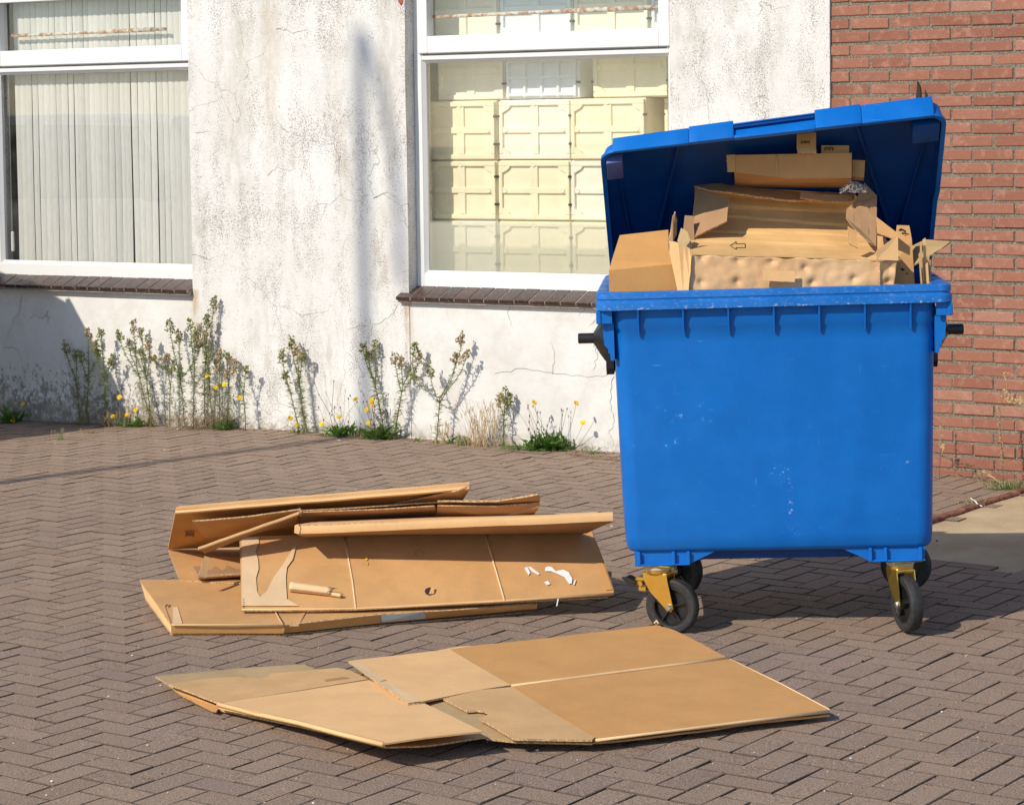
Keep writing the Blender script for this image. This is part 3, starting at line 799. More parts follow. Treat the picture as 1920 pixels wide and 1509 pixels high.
# ================================================================ blue waste container
B0 = D(1461, 540, 8.37); B0.z = 0
MB = Matrix.Translation(B0) @ Matrix.Rotation(R(-4.2), 4, 'Z') @ Matrix.Rotation(R(-1.0), 4, 'Y')
BIN = thing('waste_container', 'blue four-wheeled waste container overfilled with cardboard, its lid propped half open', 'waste container', mat4=MB)
BZ = 1.858*0+1.238                                        # rim height
def build_bin():
    seg = 5
    def sec(z, k=0.):
        u = (z-.30)/(1.15-.30)
        hw = .541+(.564-.541)*u-k; y0 = .085-.045*u+k; y1 = .915+.045*u-k
        return rrect(hw, y0, y1, .055-k*.5, seg)
    bm = bmesh.new()
    outer = [(.298, rrect(.516, .110, .890, .05, seg)), (.303, rrect(.529, .097, .903, .053, seg)), (.318, rrect(.539, .087, .913, .055, seg))]
    zs = [.36, .45, .55, .65, .75, .85, .95, 1.05, 1.10]
    outer += [(z, sec(z)) for z in zs]
    outer += [(1.112, rrect(.566, .034, .966, .055, seg)), (1.19, rrect(.570, .030, .970, .055, seg))]
    inner = [(1.19, rrect(.556, .044, .956, .05, seg)), (.8, sec(.8, .012)), (.33, sec(.33, .012))]
    loft(bm, outer+inner, cap0=True, cap1=True, fn=lambda x, y, z: (x*(1+.058*sm((y-.05)/.5)*(1 if z < 1.11 else .0)), y, z))
    smooth_by_angle(obj('tub', bm, BLUE, BIN), 40)
    # rim: two stepped bands running round the mouth
    bm = bmesh.new(); r = .045
    P = [(1.172, .602, .026), (1.176, .6235, .0015), (1.201, .6235, .0015), (1.205, .6185, .0065), (1.211, .6185, .0065), (1.216, .6215, .0035), (1.234, .6205, .0045), (BZ, .615, .010),
         (BZ+.001, .585, .040), (BZ-.004, .560, .062), (1.19, .557, .064), (1.172, .560, .060)]
    loft(bm, [(z, rrect(hw, y, 1-y, r if i < 8 else .05, seg)) for i, (z, hw, y) in enumerate(P)] + [(P[0][0], rrect(P[0][1], P[0][2], 1-P[0][2], r, seg))])
    rim = obj('rim', bm, RIM, BIN); smooth_by_angle(rim, 30)
    for i in range(7):                                    # stiffening fins below the rim
        bm = bmesh.new(); x = -.475+i*.1585
        prism(bm, [(.004, 1.174), (.036, 1.174), (.036, 1.085), (.028, 1.085), (.010, 1.16)], x-.003, x+.003, 'x'); obj('fin', bm, BLUE, BIN)
    for sx in (-1, 1):                                    # stepped corner brackets and lifting trunnions
        bm = bmesh.new()
        addbox(bm, *sorted((sx*.6225, sx*.604)), .02, .30, 1.128, 1.174, .003); addbox(bm, *sorted((sx*.604, sx*.566)), .024, .034, 1.128, 1.174, .001)
        prism(bm, [(sx*.603, 1.129), (sx*.562, 1.129), (sx*.562, .995), (sx*.576, .995), (sx*.578, 1.02), (sx*.584, 1.022), (sx*.584, 1.035), (sx*.597, 1.05)], .05, .95, 'y')
        obj('side_bracket', bm, BLUE, BIN)
        bm = bmesh.new(); zc = 1.035
        prism(bm, [(.40, 1.12), (.60, 1.12), (.595, .93), (.57, .905), (.43, .905), (.405, .93)], sx*.578, sx*.606, 'x')
        M = Matrix.Translation((sx*.60, .5, zc)) @ Matrix.Rotation(R(90*sx), 4, 'Y')
        lathe(bm, [(.092, 0), (.086, .012), (.060, .030), (.030, .047), (.024, .052)], 24, M)
        tr = obj('trunnion', bm, BLACK, BIN); smooth_by_angle(tr, 30)
        bm = bmesh.new(); lathe(bm, [(0, .05), (.0195, .05), (.0195, .108), (.017, .111), (0, .111)], 20, M)
        smooth_by_angle(obj('pin', bm, BLACK, tr), 30)
    # underframe
    bm = bmesh.new(); addbox(bm, -.50, .50, .165, .80, .260, .300); obj('underframe', bm, DBLUE, BIN)
    for sx in (-1, 1):
        for y0, y1 in ((.092, .17), (.83, .908)):
            bm = bmesh.new()
            prism(bm, [(sx*.515, .306), (sx*.512, .258), (sx*.505, .256), (sx*.318, .256), (sx*.220, .302)], y0+.012, y1-.012, 'y')
            for x in (.498, .375, .322): addbox(bm, *sorted((sx*(x-.006), sx*(x+.006))), y0-.004, y1+.004, .254, .303, .002)
            addbox(bm, *sorted((sx*.515, sx*.315)), y0-.002, y1+.002, .253, .259, .002)
            obj('foot_rail', bm, BLUE, BIN)
build_bin()
def caster(x, y, ang, off=.05, brake=False, label=None):
    M = Matrix.Translation((x, y, 0)) @ Matrix.Rotation(R(ang), 4, 'Z')      # local x = rolling direction, y = axle
    bm = bmesh.new()
    addbox(bm, -.068, .068, -.055, .055, .2475, .2525, .002, 1, M)
    lathe(bm, [(0, .214), (.040, .214), (.047, .222), (.047, .232), (0, .232)], 28, M)
    addbox(bm, -.046, .046, -.033, .033, .208, .222, .004, 2, M)
    for sy in (-1, 1):
        prism(bm, [(-.046, .218), (.046, .218), (.048, .20), (.058, .150), (off+.016, .098), (off+.008, .086), (off-.008, .086), (off-.018, .10), (-.020, .155), (-.040, .19)], sy*.0335-.002, sy*.0335+.002, 'y', M)
    f = obj('caster', bm, GOLD, BIN, label=label); smooth_by_angle(f, 30)
    bm = bmesh.new(); lathe(bm, [(.046, .231), (.050, .235), (.050, .243), (.044, .2475)], 28, M); smooth_by_angle(obj('swivel_ring', bm, WHITEP, f), 30)
    A = M @ Matrix.Translation((off, 0, .1)) @ Matrix.Rotation(R(90), 4, 'X')
    bm = bmesh.new()
    pr = [(.070, -.020), (.078, -.0225), (.090, -.0225), (.096, -.018), (.0985, -.010), (.0975, -.0095), (.0995, -.004), (.0985, 0), (.0995, .004), (.0975, .0095), (.0985, .010), (.096, .018), (.090, .0225), (.078, .0225), (.070, .020), (.068, 0)]
    lathe(bm, pr, 48, A, close=True); smooth_by_angle(obj('tyre', bm, RUBBER, f), 35)
    bm = bmesh.new()
    for sg in (-1, 1): lathe(bm, [(.0705, -.001*sg), (.0705, .019*sg), (.063, .019*sg), (.058, .009*sg), (.058, -.001*sg)], 40, A)
    lathe(bm, [(.018, -.022), (.018, .022), (.010, .024), (.010, -.024)], 20, A, close=True)
    for k in range(5):
        K = A @ Matrix.Rotation(R(72*k+18), 4, 'Z')
        prism(bm, [(.012, -.010), (.060, -.020), (.060, .020), (.012, .010)], -.003, .003, 'z', K)
        addbox(bm, .012, .062, -.0022, .0022, -.017, .017, 0, 1, K)
    lathe(bm, [(0, -.0025), (.058, -.0025), (.058, .0025), (0, .0025)], 30, A)
    smooth_by_angle(obj('hub', bm, HUBM, f), 35)
    bm = bmesh.new()
    lathe(bm, [(0, -.044), (.009, -.044), (.013, -.040), (.013, -.034), (.007, -.034), (.007, .034), (.013, .034), (.013, .040), (.009, .046), (0, .046)], 12, A)
    obj('axle_bolt', bm, STEEL, f)
    if brake:
        bm = bmesh.new()
        addbox(bm, -.080, -.040, -.022, .022, .188, .202, .003, 1, M); addbox(bm, -.095, -.052, -.008, .008, .172, .190, .003, 1, M)
        addbox(bm, -.072, -.040, -.020, .020, .150, .168, .003, 1, M @ Matrix.Translation((0, 0, 0)) )
        lathe(bm, [(0, -.026), (.008, -.026), (.008, .026), (0, .026)], 10, M @ Matrix.Translation((-.060, 0, .178)) @ Matrix.Rotation(R(90), 4, 'X'))
        br = obj('brake', bm, GOLD, f)
        bm = bmesh.new(); prism(bm, [(-.086, .170), (-.082, .186), (-.118, .200), (-.136, .198), (-.128, .188), (-.108, .172)], -.022, .022, 'y', M); obj('brake_pedal', bm, BLACK, br)
caster(-.432, .150, -22, .052, True, 'front left caster with a brake pedal')
caster(.430, .150, -71, .052)
caster(-.405, .850, -35, .055)
caster(.462, .850, -22, .05)

def build_lid():
    L, HX = .945, .612
    def fn(x, v, h):                                      # v = distance from the hinge, h = height over the lid plane
        x += .022; th = R(37.0+4.6*(x/HX)); c, s_ = math.cos(th), math.sin(th)
        return (x, .985-v*c+h*s_, 1.262+v*s_+h*c)
    def skirt(x, v): return -(.074+.018*(x/HX)) if v > .5 else -.06
    bm = bmesh.new(); seg = 5; N = 14
    def ring(inset, hfun, r):
        pts = []
        base = rrect(HX-inset, inset, L-inset, r, seg)
        # densify the straight runs so that the twist stays smooth
        n = len(base)
        for i in range(n):
            a, b = base[i], base[(i+1) % n]; d = math.hypot(b[0]-a[0], b[1]-a[1])
            k = max(1, int(d/.09)) if d > .1 else 1
            for j in range(k): pts.append((a[0]+(b[0]-a[0])*j/k, a[1]+(b[1]-a[1])*j/k))
        return [(x, y, hfun(x, y)) for x, y in pts]
    def raise_(x, y): return .010 if -.30 < x < .325 and y > .3 else 0.
    rings3 = [ring(.004, lambda x, y: skirt(x, y)+.004, .05), ring(-.006, lambda x, y: skirt(x, y), .055), ring(-.006, lambda x, y: skirt(x, y)+.012, .055), ring(0., lambda x, y: skirt(x, y)+.014, .05), ring(.010, lambda x, y: -.010+raise_(x, y), .05), ring(.020, lambda x, y: raise_(x, y), .05),
              ring(.10, lambda x, y: .010+raise_(x, y), .05), ring(.28, lambda x, y: .014, .05)]
    # the inside is a copy offset inwards
    inn = [ring(.28, lambda x, y: .008, .05), ring(.10, lambda x, y: .004, .05), ring(.026, lambda x, y: -.008, .045), ring(.016, lambda x, y: -.016, .045), ring(.010, lambda x, y: skirt(x, y)+.004, .046)]
    n0 = len(rings3[0]); allr = rings3; R_ = []
    for rg in allr:
        if len(rg) != n0: rg = resample(rg, n0)
        R_.append([bm.verts.new(fn(x, y, h)) for x, y, h in rg])
    for a, b in zip(R_, R_[1:]):
        for k in range(n0): bm.faces.new([a[k], a[(k+1) % n0], b[(k+1) % n0], b[k]])
    bm.faces.new(R_[-1])
    I_ = []
    for rg in inn:
        if len(rg) != n0: rg = resample(rg, n0)
        I_.append([bm.verts.new(fn(x, y, h)) for x, y, h in rg])
    f = bm.faces.new(I_[0][::-1]); f.material_index = 1
    for a, b in zip(I_, I_[1:]):
        for k in range(n0):
            f = bm.faces.new([a[k], a[(k+1) % n0], b[(k+1) % n0], b[k]]); f.material_index = 1
    for k in range(n0): bm.faces.new([I_[-1][k], I_[-1][(k+1) % n0], R_[0][(k+1) % n0], R_[0][k]])
    bmesh.ops.recalc_face_normals(bm, faces=bm.faces[:])
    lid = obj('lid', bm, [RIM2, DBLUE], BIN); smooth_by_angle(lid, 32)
    def strip(name, pts, mat, parent=lid):
        bm = bmesh.new(); vs = prism(bm, *pts)
        for v in bm.verts: v.co = fn(*v.co)
        obj(name, bm, mat, parent)
    def lbox(name, x0, x1, v0, v1, h0, h1, mat, bev=.004):
        bm = bmesh.new(); addbox(bm, x0, x1, v0, v1, h0, h1, bev, 2)
        for v in bm.verts: v.co = fn(*v.co)
        o = obj(name, bm, mat, lid); smooth_by_angle(o, 35)
    # underside stiffening ribs
    for a, b in (((-.33, .92), (-.46, .05)), ((.29, .92), (.49, .05)), ((-.565, .84), (-.52, .02)), ((.565, .80), (.47, .02))):
        d = Vector((b[0]-a[0], b[1]-a[1])).normalized(); q = Vector((-d.y, d.x))*.006
        bm = bmesh.new()
        n = 8; A_ = [Vector(a)+(Vector(b)-Vector(a))*i/n for i in range(n+1)]
        rr = [[bm.verts.new(fn(p.x+q.x*k, p.y+q.y*k, h)) for k, h in ((-1, .004), (-.5, -.012), (.5, -.012), (1, .004))] for p in A_]
        for u_, w_ in zip(rr, rr[1:]):
            for k in range(3): bm.faces.new([u_[k], u_[k+1], w_[k+1], w_[k]])
        obj('rib', bm, DBLUE, lid)
    # corner pads inside the lip
    lbox('corner_pad', -.598, -.540, .79, .905, -.074, -.012, PALEB); lbox('corner_pad', .500, .598, .80, .900, -.085, -.012, DBLUE2)
    # grip recess on the front lip: frame standing proud of the lip
    z0, z1 = -.078, .004
    y = L+.0
    bm = bmesh.new()
    gx0, gx1 = -.140, .150
    for xa, xb, pr, hu in ((-.572, gx0-.16, .0095, .001), (gx0-.16, gx0, .012, .005), (gx1, gx1+.165, .012, .005), (gx1+.165, .572, .0095, .001)):
        addbox(bm, xa, xb, y-.006, y+pr, -.073, hu, .004, 2)
    addbox(bm, gx0, gx1, y-.006, y+.0115, -.078, -.060, .003, 2); addbox(bm, gx0, gx1, y-.006, y+.0115, -.014, -.008, .002, 2)
    bmesh.ops.subdivide_edges(bm, edges=[e for e in bm.edges if abs(e.verts[0].co.x-e.verts[1].co.x) > .12], cuts=4, use_grid_fill=True)
    for v in bm.verts:
        h = v.co.z
        if h < -.064: h = skirt(v.co.x, 1.)-.001+(h+.073)*.5
        v.co = fn(v.co.x, v.co.y, h)
    smooth_by_angle(obj('lip', bm, RIM2, lid), 35)
    bm = bmesh.new()
    addbox(bm, gx0+.002, gx1-.002, y-.01, y+.0075, -.026, -.016, .002, 2)
    for v in bm.verts: v.co = fn(*v.co)
    obj('slot_shade', bm, DBLUE, lid)  # dark strip puts the shade of the grip slot into the colour
    # hinges
    for x in (-.38, .38):
        bm = bmesh.new(); addbox(bm, x-.05, x+.05, .95, 1.03, 1.21, 1.275, .012, 3); obj('hinge', bm, BLUE, BIN)
def resample(rg, n):
    P = [Vector(p) for p in rg]; m = len(P); d = [0.]
    for i in range(m): d.append(d[-1]+(P[(i+1) % m]-P[i]).length)
    out = []
    for k in range(n):
        t = d[-1]*k/n; i = max(j for j in range(m) if d[j] <= t+1e-9); u = (t-d[i])/max(1e-9, d[i+1]-d[i])
        p = P[i].lerp(P[(i+1) % m], u); out.append((p.x, p.y, p.z))
    return out
RIM2 = BLUE
DBLUE2 = m_plain('blue_corner_pad', (.003, .06, .26), .45, .12, 6)
build_lid()

# ================================================================ cardboard
def fill(bm, P, th, cuts=3, amp=.003, seed=0, mi=0, ei=1, jag=None):
    """sheet of board: polygon of world points, face towards the camera, given thickness behind; edges use material ei"""
    P = [Vector(p) for p in P]
    n = Vector((0, 0, 0)); m = len(P)
    for i in range(m): n += P[i].cross(P[(i+1) % m])
    n.normalize(); c = sum(P, Vector((0, 0, 0)))/m
    if n.dot(O-c) < 0: P = P[::-1]; n = -n
    if jag:                                               # torn outline
        rnd = random.Random(seed); Q = []
        for i in range(m):
            a, b = P[i], P[(i+1) % m]; k = max(2, int((b-a).length/.02)); Q.append(a)
            t = n.cross(b-a).normalized()
            for j in range(1, k): Q.append(a.lerp(b, j/k)+t*rnd.uniform(-jag, jag))
        P = Q
    vs = [bm.verts.new(p) for p in P]
    f = bm.faces.new(vs); faces = [f]
    if m > 4 or jag or cuts:
        r = bmesh.ops.triangulate(bm, faces=[f]); faces = r['faces']
    for _ in range(cuts):
        es = list({e for q in faces for e in q.edges if e.calc_length() > .05})
        if not es: break
        r = bmesh.ops.subdivide_edges(bm, edges=es, cuts=1, use_grid_fill=True)
        seen = set(); stack = [faces[0]] if faces[0].is_valid else [next(x for x in r['geom_inner'] if isinstance(x, bmesh.types.BMFace))]
        while stack:
            q = stack.pop()
            if q in seen: continue
            seen.add(q)
            for e in q.edges:
                for l in e.link_faces:
                    if l not in seen: stack.append(l)
        faces = list(seen)
    tv = list({v for q in faces for v in q.verts})
    for v in tv:
        v.co += n*noise.noise(v.co*4+Vector((seed, 0, 0)))*amp + n*noise.noise(v.co*17+Vector((seed, 5, 0)))*amp*.22
    for q in faces: q.material_index = mi; q.normal_update()
    bmesh.ops.recalc_face_normals(bm, faces=faces)
    if faces[0].normal.dot(O-c) < 0: bmesh.ops.reverse_faces(bm, faces=faces)
    # back sheet and rim
    ed = [e for q in faces for e in q.edges if len(e.link_faces) == 1]; ed = list(set(ed))
    mp = {v: bm.verts.new(v.co-n*th) for v in tv}
    for q in faces:
        g = bm.faces.new([mp[v] for v in reversed(q.verts[:])]); g.material_index = mi
    for e in ed:
        l = e.link_loops[0]; a = l.vert; b = l.link_loop_next.vert
        g = bm.faces.new([b, a, mp[a], mp[b]]); g.material_index = ei
def sheet(name, P, mat, parent, th=.005, cuts=3, amp=.003, seed=0, label=None, jag=None, edge=None):
    bm = bmesh.new(); fill(bm, P, th, cuts, amp, seed, jag=jag)
    return obj(name, bm, [mat, edge or EDGE], parent, world=True, label=label)
def line(name, pts, r, mat, parent, flat=.35):
    """crease / seam laid on a surface"""
    bm = bmesh.new(); tube(bm, pts, r, 6)
    return obj(name, bm, mat, parent, world=True, smooth=True)
INK = m_plain('black_print', (.03, .028, .025), .8, .1, 40)
CREASE = m_card('crease_light', (.74, .52, .29), mott=.05)
WHITEL = m_plain('white_label_scrap', (.80, .80, .79), .6, .05, 40)
GREYL = m_plain('grey_label', (.46, .50, .50), .6, .03, 20)
def surf(*objs):
    from mathutils.bvhtree import BVHTree
    bpy.context.view_layer.update(); trees = []
    for o in objs:
        M = (o.parent.matrix_basis @ o.matrix_basis) if o.parent else o.matrix_basis
        trees.append(BVHTree.FromPolygons([M @ v.co for v in o.data.vertices], [tuple(p.vertices) for p in o.data.polygons]))
    def f(px, py, off=.002):
        d = ray(px, py).normalized(); best = None
        for tr in trees:
            h = tr.ray_cast(O, d)
            if h[0] is not None and (best is None or h[3] < best[3]): best = h
        if best is None: return G(px, py, .05)
        n = best[1]; n = n if n.dot(d) < 0 else -n
        return best[0]+n*off
    return f
def Dz(l): return [D(*p) for p in l]
def Gz(l): return [G(*p) for p in l]

# ---- stuffed into the container
def cbox(label, group=None, at=(1450, 540, 8.6), cat='cardboard', name='cardboard_box'):
    return thing(name, label, cat, tuple(D(*at)), 0, group)
GRP = 'cardboard stuffed into the blue container'
t = cbox('plain flat-faced carton standing at the left end of the container', GRP, (1200, 540, 8.6))
sheet('front_panel', Dz([(1142, 580, 8.50), (1142, 507, 8.49), (1266, 495, 8.49), (1273, 580, 8.50)]), K_ORG, t, amp=.001)
sheet('top_panel', Dz([(1142, 507, 8.49), (1147, 488, 8.53), (1162, 441, 8.68), (1253, 431, 8.68), (1254, 470, 8.57), (1266, 495, 8.49)]), K_ORG, t, amp=.001, seed=2)
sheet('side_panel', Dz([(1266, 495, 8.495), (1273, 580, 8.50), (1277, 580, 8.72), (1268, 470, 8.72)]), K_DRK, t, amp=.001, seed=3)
t = cbox('torn light flap twisted beside the plain carton in the container', GRP, (1270, 540, 8.5), name='cardboard_scrap')
sheet('flap', Dz([(1254, 452, 8.47), (1272, 455, 8.46), (1300, 470, 8.47), (1296, 486, 8.45), (1291, 560, 8.44), (1273, 560, 8.45), (1268, 500, 8.46), (1255, 472, 8.47)]), K_LIT, t, th=.004, amp=.006, seed=4, jag=.002)
sheet('torn_strip', Dz([(1252, 456, 8.50), (1260, 430, 8.52), (1264, 405, 8.52), (1268, 397, 8.52), (1272, 412, 8.54), (1270, 440, 8.54), (1262, 455, 8.50)]), K_DRK, t, th=.005, amp=.008, seed=5, jag=.003)
t = cbox('dark narrow carton end wedged behind the torn flap', GRP, (1287, 480, 8.75), name='cardboard_scrap')
sheet('panel', Dz([(1272, 520, 8.66), (1284, 404, 8.72), (1300, 405, 8.72), (1306, 520, 8.66)]), K_DRK, t, amp=.003, seed=6)
sheet('flap', Dz([(1270, 452, 8.62), (1277, 428, 8.64), (1290, 436, 8.62), (1297, 460, 8.58), (1285, 470, 8.56)]), K_GRY, t, amp=.006, seed=7, jag=.002)

def m_crumple():
    t = NT('kraft_crumpled', .75, .25)
    n1 = t.noise(7, 6, .65); n2 = t.noise(240, 3)
    c = t.mix(t.rng(n1, .3, .7), (.58, .345, .165), (.71, .46, .25))
    c = t.mix(t.mul(t.rng(n2, .5, .75), .3), c, (.40, .22, .10)); t.color(c)
    v = t.n('ShaderNodeTexVoronoi', feature='DISTANCE_TO_EDGE', i_Vector=t.n('ShaderNodeVectorMath', operation='ADD', i_0=t.co(), i_1=t.n('ShaderNodeVectorMath', operation='SCALE', i_0=t.noisec(9, 3), i_3=.10).outputs[0]).outputs[0], i_Scale=11.).outputs[0]
    b = t.bump(v, .16, .015); t.bump(n1, .12, .01, b); return t.m
K_CRU = m_crumple()
BIGB = t = cbox('large opened carton filling the container, crumpled front and fluted inner face with a printed arrow', GRP, (1480, 540, 8.5))
bm = bmesh.new()                                          # crumpled front: real dents
nx, nz = 170, 40
A, B_, C_, E_ = Dz([(1290, 575, 8.455), (1672, 575, 8.455), (1682, 490, 8.47), (1293, 479, 8.47)])
g = []
for i in range(nx+1):
    row = []
    for j in range(nz+1):
        u, v = i/nx, j/nz
        p = A.lerp(B_, u).lerp(E_.lerp(C_, u), v)
        d = .005*noise.noise(Vector((u*9, v*3, 1)))+.0025*noise.noise(Vector((u*26, v*6, 2)))
        for cu, cv in ((.06, .95), (.06, .48), (.235, .93), (.235, .50), (.56, .80), (.60, .5), (.80, .6), (.97, .85), (.97, .55), (.40, .92)):
            rr = math.hypot((u-cu)*1.0*.8, (v-cv)*.19); d -= .013*math.exp(-(rr/.017)**2)
        row.append(bm.verts.new(p+Vector((0, -d*1.0, 0))+Vector((0, 0, noise.noise(Vector((u*14, 3, 3)))*.006 if j == nz else 0))))
    g.append(row)
for i in range(nx):
    for j in range(nz): bm.faces.new([g[i][j], g[i+1][j], g[i+1][j+1], g[i][j+1]])
solid(bm, .005)
obj('front_panel', bm, K_CRU, t, world=True, smooth=True)
sheet('torn_patch', Dz([(1430, 506, 8.430), (1490, 508, 8.430), (1490, 529, 8.430), (1430, 526, 8.430)]), K_LIT, t, th=.002, amp=.002, seed=9, jag=.0015)
BL, BR, TR, TL = Dz([(1292, 478, 8.50), (1690, 491, 8.50), (1602, 370, 8.50), (1304, 352, 8.50)])
nrm = (BR-BL).cross(TL-BL).normalized()
if nrm.dot(O-BL) < 0: nrm = -nrm
bm = bmesh.new(); g = []
nx, nz = 24, 40
for i in range(nx+1):
    row = []
    for j in range(nz+1):
        u, v = i/nx, j/nz; p = BL.lerp(BR, u).lerp(TL.lerp(TR, u), v); p = O+(p-O)*(1+.48*(1-(1-v)**2.5)/8.5)
        step = sum(.007*sm((v-c-(u-.5)*s_)/.025) for c, s_ in ((.20, .06), (.34, .05), (.52, -.10), (.70, .05), (.84, -.04)))
        row.append(bm.verts.new(p+Vector((0, -.7, .7))*(step-.018*v+.005*noise.noise(Vector((u*3, v*5, 4))))))
    g.append(row)
for i in range(nx):
    for j in range(nz): bm.faces.new([g[i][j], g[i+1][j], g[i+1][j+1], g[i][j+1]])
solid(bm, .005)
inp = obj('inner_panel', bm, K_FLU, t, world=True, label='fluted inner face of the opened carton')
def onb(px, py):                                          # point on the inner panel
    return ins_(px, py, .002)
ins_ = surf(inp)
pts = [(1369, 461.5), (1380, 454), (1380, 458), (1397, 458), (1397, 465.5), (1380, 465.5), (1380, 468.5), (1369, 461.5)]
bm = bmesh.new(); tube(bm, [onb(*p) for p in pts], .0013, 4); obj('printed_arrow', bm, INK, t, world=True)
sheet('left_flap', Dz([(1303, 349, 8.90), (1366, 372, 8.80), (1363, 415, 8.70), (1330, 430, 8.70), (1299, 446, 8.70)]), K_DRK, t, th=.006, amp=.006, seed=12)
sheet('top_edge', Dz([(1302, 350, 8.90), (1350, 345, 8.92), (1420, 350, 8.92), (1520, 357, 8.92), (1603, 362, 8.93), (1602, 375, 8.88), (1510, 371, 8.86), (1480, 372, 8.85), (1400, 362, 8.85), (1330, 357, 8.84)]), K_DRK, t, th=.008, amp=.012, seed=13, jag=.003)
sheet('curled_edge', Dz([(1500, 362, 8.84), (1560, 366, 8.84), (1600, 366, 8.85), (1598, 377, 8.83), (1550, 379, 8.82), (1500, 371, 8.82)]), K_DRK, t, th=.006, amp=.01, seed=14, jag=.002)
t = cbox('bent glossy brown flap standing at the right of the opened carton', GRP, (1620, 460, 8.6), name='cardboard_flap')
sheet('flap', Dz([(1621, 340, 8.84), (1645, 363, 8.80), (1643, 456, 8.56), (1628, 450, 8.56), (1602, 430, 8.60), (1586, 410, 8.68), (1587, 393, 8.74), (1603, 378, 8.78)]), K_DRK, t, th=.005, amp=.02, seed=15)  # dark kraft carries part of the flap's shade in its colour
sheet('tab', Dz([(1590, 424, 8.545), (1606, 434, 8.54), (1609, 465, 8.50), (1592, 456, 8.51)]), K_MID, t, th=.005, amp=.004, seed=16, jag=.001)
t = cbox('angular torn carton corner at the right end of the opened carton', GRP, (1665, 500, 8.5), name='cardboard_scrap')
sheet('dark_flap', Dz([(1643, 406, 8.66), (1683, 437, 8.60), (1680, 449, 8.58), (1645, 436, 8.60)]), K_MID, t, th=.005, amp=.003, seed=17)
sheet('light_corner', Dz([(1684, 440, 8.475), (1684, 489, 8.46), (1645, 487, 8.45), (1644, 470, 8.45), (1662, 468, 8.46)]), K_LIT, t, th=.006, amp=.002, seed=18)
sheet('upright_strip', Dz([(1645, 442, 8.49), (1655, 444, 8.48), (1659, 470, 8.465), (1645, 488, 8.455)]), K_MID, t, th=.006, amp=.002, seed=19, jag=.001)
sheet('end_panel', Dz([(1650, 492, 8.45), (1683, 488, 8.50), (1668, 560, 8.48), (1650, 560, 8.445)]), K_TAN, t, th=.005, amp=.002, seed=20)
t = cbox('upright brown board with black smudges near the right end of the container', GRP, (1700, 520, 8.6), name='cardboard_sheet')
sheet('panel', Dz([(1682, 422, 8.70), (1705, 423, 8.70), (1710, 450, 8.66), (1717, 560, 8.56), (1664, 560, 8.56), (1672, 500, 8.60)]), K_MID, t, th=.006, amp=.003, seed=21)
for i, (x, y, r) in enumerate(((1690, 431, 5), (1697, 434, 3.5), (1692, 505, 4), (1701, 513, 2.5), (1693, 437, 2))):
    c = D(x, y, 8.545 if y > 480 else 8.665); bm = bmesh.new(); rnd = random.Random(i)
    vs = [bm.verts.new(c+Vector((r/520*math.cos(a*.7)*rnd.uniform(.4, 1.3), 0, r/700*math.sin(a*.7)*rnd.uniform(.4, 1.2)))) for a in range(9)]
    bm.faces.new(vs); solid(bm, -.002); obj('black_smudge', bm, INK, t, world=True)
t = cbox('grey-brown flap poking out past the right end of the container', GRP, (1740, 480, 8.7), name='cardboard_flap')
sheet('flap', Dz([(1708, 462, 8.80), (1735, 449, 8.84), (1782, 452, 8.70), (1768, 463, 8.66), (1713, 497, 8.62)]), K_GRY, t, th=.005, amp=.004, seed=22)
SL_ = []
for i, (x, y0, w, lean, m, d) in enumerate(((1727, 453, 4, 2, K_TAN, 8.58), (1733, 446, 6, 4, K_LIT, 8.60), (1731, 480, 5, 6, K_MID, 8.54), (1738, 492, 5, 3, K_LIT, 8.52), (1741, 476, 5, -2, K_TAN, 8.56), (1745, 486, 4, -1, K_DRK, 8.53), (1724, 473, 3, 5, K_TAN, 8.52))):
    t = cbox(('thin upright cardboard strip, ' + ('leftmost and tall', 'tallest of the bunch', 'darker and short', 'shortest and light', 'pale and narrow', 'dark and rightmost', 'thinnest at the front left')[i] + ', right end of container'), 'cardboard strips stuck in the right end of the container', (x, 520, d), name='cardboard_strip')
    sheet('strip', Dz([(x-w/2, y0+4, d), (x+w/2-1, y0, d), (x+w/2+lean, 545, d), (x-w/2+lean, 545, d)]), m, t, th=.007, cuts=2, amp=.003, seed=30+i)
t = cbox('long narrow carton lying under the raised lid on top of the heap', GRP, (1480, 335, 8.75))
sheet('front_panel', Dz([(1376, 291, 8.72), (1597, 287, 8.72), (1597, 334, 8.72), (1480, 335, 8.72), (1377, 323, 8.72)]), K_MID, t, th=.004, amp=.003, seed=23)
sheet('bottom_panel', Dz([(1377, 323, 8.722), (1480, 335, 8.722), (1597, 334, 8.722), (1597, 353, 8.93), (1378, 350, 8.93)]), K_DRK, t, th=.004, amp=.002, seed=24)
sheet('end_flap', Dz([(1363, 291, 8.70), (1378, 290, 8.715), (1378, 323, 8.715), (1365, 323, 8.70)]), K_TAN, t, th=.004, amp=.001, seed=25)
line('crease', Dz([(1457, 290, 8.716), (1456, 312, 8.716), (1459, 331, 8.716)]), .0012, CREASE, t)
t = cbox('small carton end beside the long narrow carton under the lid', GRP, (1610, 333, 8.76))
sheet('front_panel', Dz([(1598, 300, 8.77), (1622, 301, 8.77), (1620, 333, 8.77), (1598, 331, 8.77)]), K_MID, t, amp=.001)
sheet('bottom_panel', Dz([(1598, 331, 8.772), (1620, 333, 8.772), (1619, 339, 8.85), (1598, 337, 8.85)]), K_DRK, t, amp=.001)
